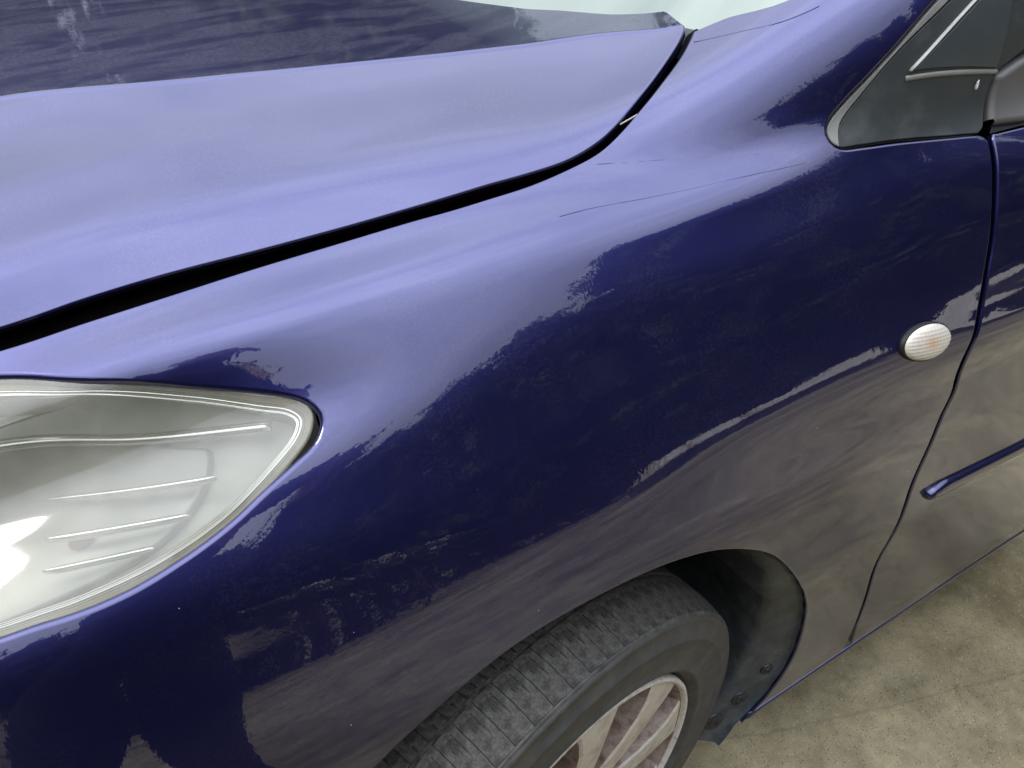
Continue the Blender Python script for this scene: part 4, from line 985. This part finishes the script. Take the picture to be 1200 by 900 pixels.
def screw(a, k, big):
    y0, r0 = arch_ring(a)[2]; y1, r1 = arch_ring(a)[4]
    y, r = y0+(y1-y0)*k, r0+(r1-r0)*k
    p = Vector((AX+r*math.cos(a), y, AZ+r*math.sin(a)))
    er = Vector((math.cos(a), 0, math.sin(a)))
    tdir = (er*(r1-r0)+Vector((0, y1-y0, 0))).normalized(); et = Vector((-math.sin(a), 0, math.cos(a)))
    nrm = tdir.cross(et); 
    if nrm.y > 0: nrm = -nrm
    x = et; yv = nrm.cross(x)
    o = empty('screw', p, ln)
    o.matrix_world = Matrix.Translation(p) @ Matrix((x, yv, nrm)).transposed().to_4x4()
    V = []; F = []; s = 28
    pr = [(1.0, -.002), (1.0, .0012), (.86, .0020), (.62, .0016), (.56, .0034), (.46, .0044), (.30, .0044), (.26, .0022), (0.001, .0022)]
    for rr, z in pr:
        for q in range(s): V.append((big*rr*math.cos(2*math.pi*q/s), big*rr*math.sin(2*math.pi*q/s), z))
    for i in range(len(pr)-1):
        for q in range(s):
            j = (q+1) % s; F.append((i*s+q, i*s+j, (i+1)*s+j, (i+1)*s+q))
    me = mesh('screw', V, F, SCREWM, ln)
    me.matrix_world = o.matrix_world
    bpy.data.objects.remove(o)
for a, k, b in SCREWS: screw(math.radians(a), k, b)

# ------------------------------------------------------------------ what stands round the car and shows in its paint
BARK = simple('bark', (0.09, 0.07, 0.05), .9)
def leaf_mat():
    p = NT('leaves')
    c = p.mix(p.noise(1.3, 3, .6), (0.028, 0.044, 0.020), (0.09, 0.115, 0.055))
    p.set(Base_Color=c, Roughness=.6, Specular_IOR_Level=.2)
    return p.m
LEAF = leaf_mat()
def tree_proto(seed, h, w, conical):
    r = random.Random(seed)
    root = empty('tree', (0, 0, 0))
    bm = bmesh.new()
    bmesh.ops.create_cone(bm, cap_ends=True, segments=10, radius1=.22, radius2=.05, depth=h*.85, matrix=Matrix.Translation((0, 0, h*.425)))
    for k in range(9):
        a = r.uniform(0, 6.28); z = h*r.uniform(.25, .7); L = w*r.uniform(.5, .8)
        d = Vector((math.cos(a), math.sin(a), .45)).normalized()
        q = d.to_track_quat('Z', 'Y').to_matrix().to_4x4()
        bmesh.ops.create_cone(bm, cap_ends=True, segments=6, radius1=.07, radius2=.015, depth=L, matrix=Matrix.Translation(Vector((0, 0, z))+d*L/2) @ q)
    bm_obj('trunk', bm, BARK, root)
    V = []; F = []
    clumps = []
    for k in range(105):
        t = r.random()**.8
        z = h*(.10+.90*t)
        ww = w*((1-t)**.7*1.05+.10) if conical else w*math.sin(math.pi*min(1, .12+.88*t)**.8)**.7
        a = r.uniform(0, 6.28); q = ww*math.sqrt(r.random())
        clumps.append((q*math.cos(a), q*math.sin(a), z, r.uniform(.35, .85)*(1-.4*t)))
    for cx, cy, cz, cr_ in clumps:
        for k in range(55):
            v = Vector((r.gauss(0, 1), r.gauss(0, 1), r.gauss(0, .8))).normalized()*cr_*(r.uniform(.5, 1.05) if r.random() < .86 else r.uniform(1.05, 1.65))
            p = Vector((cx, cy, cz))+v
            e1 = Vector((r.gauss(0, 1), r.gauss(0, 1), r.gauss(0, 1))).normalized()*r.uniform(.12, .24)
            e2 = e1.cross(Vector((r.gauss(0, 1), r.gauss(0, 1), r.gauss(0, 1)))).normalized()*r.uniform(.07, .14)
            b = len(V); V += [p-e1, p+e2, p+e1, p-e2]; F.append((b, b+1, b+2, b+3))
    for k in range(150):                           # sprays of twigs that make the outline ragged
        cx, cy, cz, cr_ = clumps[r.randrange(len(clumps))]
        d = Vector((r.gauss(0, 1), r.gauss(0, 1), abs(r.gauss(0, .9))+.35)).normalized()
        L = cr_+r.uniform(.25, .85)
        for q in range(16):
            t = (q+r.random())/16
            p = Vector((cx, cy, cz))+d*(cr_*.5+(L-cr_*.5)*t)+Vector((r.gauss(0, 1), r.gauss(0, 1), r.gauss(0, 1)))*(.10*(1.1-t))
            e1 = Vector((r.gauss(0, 1), r.gauss(0, 1), r.gauss(0, 1))).normalized()*r.uniform(.08, .15)
            e2 = e1.cross(Vector((r.gauss(0, 1), r.gauss(0, 1), r.gauss(0, 1)))).normalized()*r.uniform(.04, .08)
            b = len(V); V += [p-e1, p+e2, p+e1, p-e2]; F.append((b, b+1, b+2, b+3))
    mesh('crown', V, F, LEAF, root, smooth=False)
    return root
protos = [tree_proto(11, 10.0, 2.0, True), tree_proto(12, 8.6, 2.8, False), tree_proto(13, 9.6, 2.3, True)]
TL = 'dark leafy tree across the yard, mirrored in the blue paint'
def place(i, x, y, rz, s):
    src = protos[i]
    if not src.get('label'):
        o = src
    else:
        o = src.copy(); COL.objects.link(o)
        for ch in list(src.children):
            c = ch.copy(); COL.objects.link(c); c.parent = o
    o.location = (x, y, 0); o.rotation_euler = (0, 0, rz); o.scale = (s, s, s)
    tag(o, TL, 'tree', 'trees mirrored in the paint')
rt = random.Random(5)
for k in range(52):                                # a rough arc on the camera's side, from ahead of the car to behind it
    a = math.radians(-165+k*(165+50)/25) if False else math.radians(180+k*200/51-10)
    d = 13.5+rt.uniform(-1.5, 1.5)
    place(k % 3, d*math.cos(a), -1+d*math.sin(a), rt.uniform(0, 6), rt.choice((.80, .88, .95, 1.04)))
for k in range(34):                                # beyond the far side of the car
    a = math.radians(8+k*164/33)
    d = 13.5+(k % 2)*2.2+rt.uniform(-.5, .5)
    place(1+k % 2, d*math.cos(a), d*math.sin(a), rt.uniform(0, 6), rt.uniform(1.12, 1.22) if math.radians(25) < a < math.radians(75) else rt.uniform(.80, .88))
# low pale walls along the foot of the trees
CREAM = simple('cream_render', (0.84, 0.79, 0.70), .8, var=.12, scale=3)
PLINTH = simple('dark_plinth', (0.05, 0.05, 0.05), .9)
walls = [(2.97, .16, -7.0, .68, .98), (3.30, .36, -7.0, .64, .98), (4.12, 1.0, -7.0, .64, 1.0), (5.75, 1.0, -7.0, .64, .96)]
for (x, L, y, z0, z1), lab in zip(walls, ('narrow pale rendered pier with a dark foot, across the yard', 'short pale rendered wall next to the narrow pier, across the yard',
        'pale rendered wall of middle length with a dark foot, across the yard', 'pale rendered wall farthest towards the back of the car, across the yard')):
    w = empty('garden_wall', (x, y, 0))
    r = random.Random(int(x*100)); V = []; F = []; n_ = max(3, int(L/.08))
    for i in range(n_+1):                          # white-rendered top, sloped to catch more sky and mirror brighter; edges uneven
        px_ = -L/2+L*i/n_; a_, b_ = r.uniform(-.03, .02), r.uniform(-.03, .03)
        V += [(px_, .02, z0-.05), (px_, .02, z0+a_), (px_, -.24, z1+b_), (px_, -.34, z1+b_), (px_, -.34, z0-.05)]
    for i in range(n_):
        for k in range(4): F.append((i*5+k, i*5+k+1, (i+1)*5+k+1, (i+1)*5+k))
    F += [tuple(range(5)), tuple(n_*5+k for k in range(5))[::-1]]
    mesh('render', V, F, CREAM, w, smooth=False)
    bm = bmesh.new()
    bmesh.ops.create_cube(bm, size=1, matrix=Matrix.Translation((0, -.15, (z0-.06)/2)) @ Matrix.Diagonal((L-.02, .40, z0-.06, 1)))
    bm_obj('plinth', bm, PLINTH, w, False)
    tag(w, lab, 'wall')
# shrubs invented so their white flowers mirror as broken pale patches
ADDED_PETAL = simple('added_shrub_petals', (0.80, 0.78, 0.72), .7)
def shrub(x, y, zc, rx, rz_, seed, lab):
    r = random.Random(seed); w = empty('added_shrub', (x, y, 0))
    def cards(name, n_, k_, s0, s1, mat):
        V = []; F = []
        cl = [(r.gauss(0, .5)*rx, r.gauss(0, .3)*rx, zc+r.gauss(0, .45)*rz_) for _ in range(k_)]
        for _ in range(n_):
            c_ = cl[r.randrange(k_)]
            p = Vector((c_[0]+r.gauss(0, .10), c_[1]+r.gauss(0, .06), max(.1, c_[2]+r.gauss(0, .05))))
            e1 = Vector((r.gauss(0, 1), r.gauss(0, .6), r.gauss(0, .6))).normalized()*r.uniform(s0, s1)
            e2 = e1.cross(Vector((r.gauss(0, .4), 1, r.gauss(0, .4)))).normalized()*r.uniform(s0, s1)
            b = len(V); V.extend([p-e1, p+e2, p+e1, p-e2]); F.append((b, b+1, b+2, b+3))
        mesh(name, V, F, mat, w, smooth=False)
    cards('added_blossom', 420, 9, .03, .06, ADDED_PETAL)
    cards('foliage', 900, 40, .05, .10, LEAF)
    bm = bmesh.new()
    bmesh.ops.create_cone(bm, cap_ends=True, segments=8, radius1=.05, radius2=.03, depth=zc, matrix=Matrix.Translation((0, 0, zc/2)))
    bm_obj('stem', bm, BARK, w)
    tag(w, lab, 'shrub')
shrub(.75, -8.8, 1.65, .55, .30, 21, 'taller added shrub with white flowers, a pale patch for the paint to mirror')
shrub(-.75, -8.9, 1.25, .80, .22, 22, 'wider low added shrub with white flowers, mirrored pale opposite the headlight')

# hedges added to block the bright sky gaps under the trees
def added_hedge(name, pts, h, t, lab, seed):
    r = random.Random(seed); V = []; F = []
    P = np.array(pts); L = np.r_[0, np.cumsum(np.hypot(*np.diff(P, axis=0).T))]
    for k in range(int(L[-1]*620)):
        s_ = r.uniform(0, L[-1]); x = np.interp(s_, L, P[:, 0]); y = np.interp(s_, L, P[:, 1])
        hh = h*(1+.10*math.sin(s_*1.7)+.08*math.sin(s_*4.1))
        p = Vector((x+r.uniform(-t, t), y+r.uniform(-t, t), hh*r.random()**.8))
        e1 = Vector((r.gauss(0, 1), r.gauss(0, 1), r.gauss(0, 1))).normalized()*r.uniform(.10, .2)
        e2 = e1.cross(Vector((r.gauss(0, 1), r.gauss(0, 1), r.gauss(0, 1)))).normalized()*r.uniform(.08, .15)
        b = len(V); V += [p-e1, p+e2, p+e1, p-e2]; F.append((b, b+1, b+2, b+3))
    o = mesh(name, V, F, LEAF, None, smooth=False)
    tag(o, lab, 'added_hedge')
added_hedge('added_hedge', [(14.5*math.cos(math.radians(a)), -1+14.5*math.sin(math.radians(a))) for a in range(168, 384, 6)], 3.4, .5, 'added tall hedge behind the pale walls, closing the sky gaps under the trees', 3)
added_hedge('added_hedge', [(14*math.cos(math.radians(a)), 14*math.sin(math.radians(a))) for a in range(8, 174, 6)], 3.2, .5, 'added tall hedge on the far side of the car, darkening what the bonnet mirrors', 4)

# ------------------------------------------------------------------ the photographer, seen only as a dark reflection
CLOTH = simple('dark_navy_cloth', (0.020, 0.022, 0.030), .9, spec=.1, var=.3, scale=25)
TROUSER = simple('dark_trousers', (0.016, 0.017, 0.022), .9, spec=.1, var=.3, scale=25)
SKIN = simple('skin', (0.42, 0.26, 0.18), .55, var=.1)
HAIR = simple('dark_hair', (0.015, 0.011, 0.009), .6)
SHOE = simple('black_shoes', (0.02, 0.02, 0.02), .5)
def photographer():
    f2 = Vector((.50, .866, 0)); r2 = Vector((.866, -.50, 0)); up = Vector((0, 0, 1))
    base = Vector((PX, PY, 0))
    def at(r, f, z): return base+r2*r+f2*f+up*z
    hl_, hr_ = CAMP-_r2*.075-_u2*.015-_f*.035, CAMP+_r2*.060-_u2*.02-_f*.035
    V = []; E = []; R = []; 
    def add(p, r, parent=None):
        V.append(tuple(p)); R.append(r)
        if parent is not None: E.append((parent, len(V)-1))
        return len(V)-1
    pelvis = add(at(0, 0, .93), .15)
    waist = add(at(0, .01, 1.08), .135, pelvis)
    chest = add(at(0, .03, 1.28), .155, waist)
    neck0 = add(at(0, .05, 1.43), .075, chest)
    neck1 = add(at(.01, .09, 1.50), .058, neck0)
    chin = add(at(.015, .125, 1.565), .078, neck1)
    head = add(at(.015, .125, 1.655), .098, chin)
    crown = add(at(.015, .115, 1.725), .072, head)
    for s, hand in ((-1, hl_), (1, hr_)):
        sh = add(at(.17*s, .03, 1.385), .068, chest)
        shv = Vector(V[sh]); mid = (shv+hand)/2+up*-.17+r2*(.05*s)-f2*.03
        el = add(mid, .047, sh)
        fa = add(mid.lerp(hand, .5), .043, el)
        wr = add(mid.lerp(hand, .86), .028, fa)
        pa = add(hand, .032, wr)
        for k in range(4):                           # fingers curl up and over the edge of the phone
            o_ = _u2*(.020-.013*k)
            a = add(hand+_r2*(.012*s)+o_+_f*.020, .0085, pa)
            b = add(hand+_r2*(.004*s)+o_+_f*.0295, .0075, a)
            add(hand-_r2*(.012*s)+o_+_f*(.033-.001*k), .0065, b)
        t1 = add(hand-_r2*(.024*s)+_u2*.012+_f*.003, .010, pa)
        add(hand-_r2*(.042*s)+_u2*.024+_f*.010, .008, t1)
        hp = add(at(.090*s, 0, .79), .142, pelvis)
        kn = add(at(LEGS[0 if s < 0 else 1][0]*.70, .03, .46), .080, hp)
        an = add(at(LEGS[0 if s < 0 else 1][0], LEGS[0 if s < 0 else 1][1], .09), .058, kn)
        he = add(at(LEGS[0 if s < 0 else 1][0], LEGS[0 if s < 0 else 1][1]-.03, .045), .042, an)
        add(at(LEGS[0 if s < 0 else 1][0]+.03*s, LEGS[0 if s < 0 else 1][1]+.17, .035), .036, an)
    me = bpy.data.meshes.new('person'); me.from_pydata(V, E, [])
    o = bpy.data.objects.new('person', me); COL.objects.link(o)
    sk = o.modifiers.new('skin', 'SKIN'); sk.use_smooth_shade = True
    sv_ = me.skin_vertices[0].data if me.skin_vertices else None
    if sv_ is None:
        bm_ = bmesh.new(); bm_.from_mesh(me); bm_.verts.layers.skin.verify(); bm_.to_mesh(me); bm_.free()
        sv_ = me.skin_vertices[0].data
    for q, r in zip(sv_, R): q.radius = (r, r)
    sv_[0].use_root = True
    ss = o.modifiers.new('subdivision', 'SUBSURF'); ss.levels = 2; ss.render_levels = 2
    dg = bpy.context.evaluated_depsgraph_get()
    me2 = bpy.data.meshes.new_from_object(o.evaluated_get(dg))
    o.modifiers.clear(); o.data = me2; me2.name = 'person'
    me2.materials.clear()
    for mm in (CLOTH, TROUSER, SKIN, HAIR, SHOE): me2.materials.append(mm)
    hc = Vector(V[head])
    for p in me2.polygons:
        c_ = p.center
        if (c_-hl_).length < .07 or (c_-hr_).length < .07: k = 2
        elif c_.z > 1.50: k = 3 if ((c_-hc).dot(f2) < .03 or c_.z > 1.70) else 2
        elif c_.z > .95: k = 0
        elif c_.z > .08: k = 1
        else: k = 4
        p.material_index = k; p.use_smooth = True
    tag(o, 'person in dark clothes standing at the front wing, holding a phone up in both hands', 'person')
    # small features of the face
    bm_ = bmesh.new()
    bmesh.ops.create_cone(bm_, cap_ends=True, segments=10, radius1=.016, radius2=.006, depth=.045, matrix=Matrix.Translation(hc+f2*.10-up*.02))
    bm_obj('nose', bm_, SKIN, o)
    for s in (-1, 1):
        bm_ = bmesh.new(); bmesh.ops.create_uvsphere(bm_, u_segments=12, v_segments=8, radius=.013, matrix=Matrix.Translation(hc+f2*.088+r2*(.032*s)+up*.008))
        bm_obj('eye', bm_, SHOE, o)
        bm_ = bmesh.new(); bmesh.ops.create_uvsphere(bm_, u_segments=12, v_segments=8, radius=.03, matrix=Matrix.Translation(hc+r2*(.097*s)-up*.01) @ Matrix.Diagonal((.5, .5, 1, 1)))
        bm_obj('ear', bm_, SKIN, o)
    # the phone, just behind the point the picture is taken from
    bm_ = bmesh.new()
    pm = Matrix((_r2, _u2, -_f)).transposed().to_4x4(); pm.translation = CAMP-_r2*.008-_u2*.018-_f*.009
    bmesh.ops.create_cube(bm_, size=1, matrix=Matrix.Diagonal((.150, .072, .008, 1)))
    bmesh.ops.bevel(bm_, geom=[e for e in bm_.edges], offset=.0035, segments=3, affect='EDGES')
    ph = bm_obj('phone', bm_, SHOE, None)
    ph.matrix_world = pm
    tag(ph, 'black phone held up level in both hands by the person in dark clothes', 'phone')
photographer()
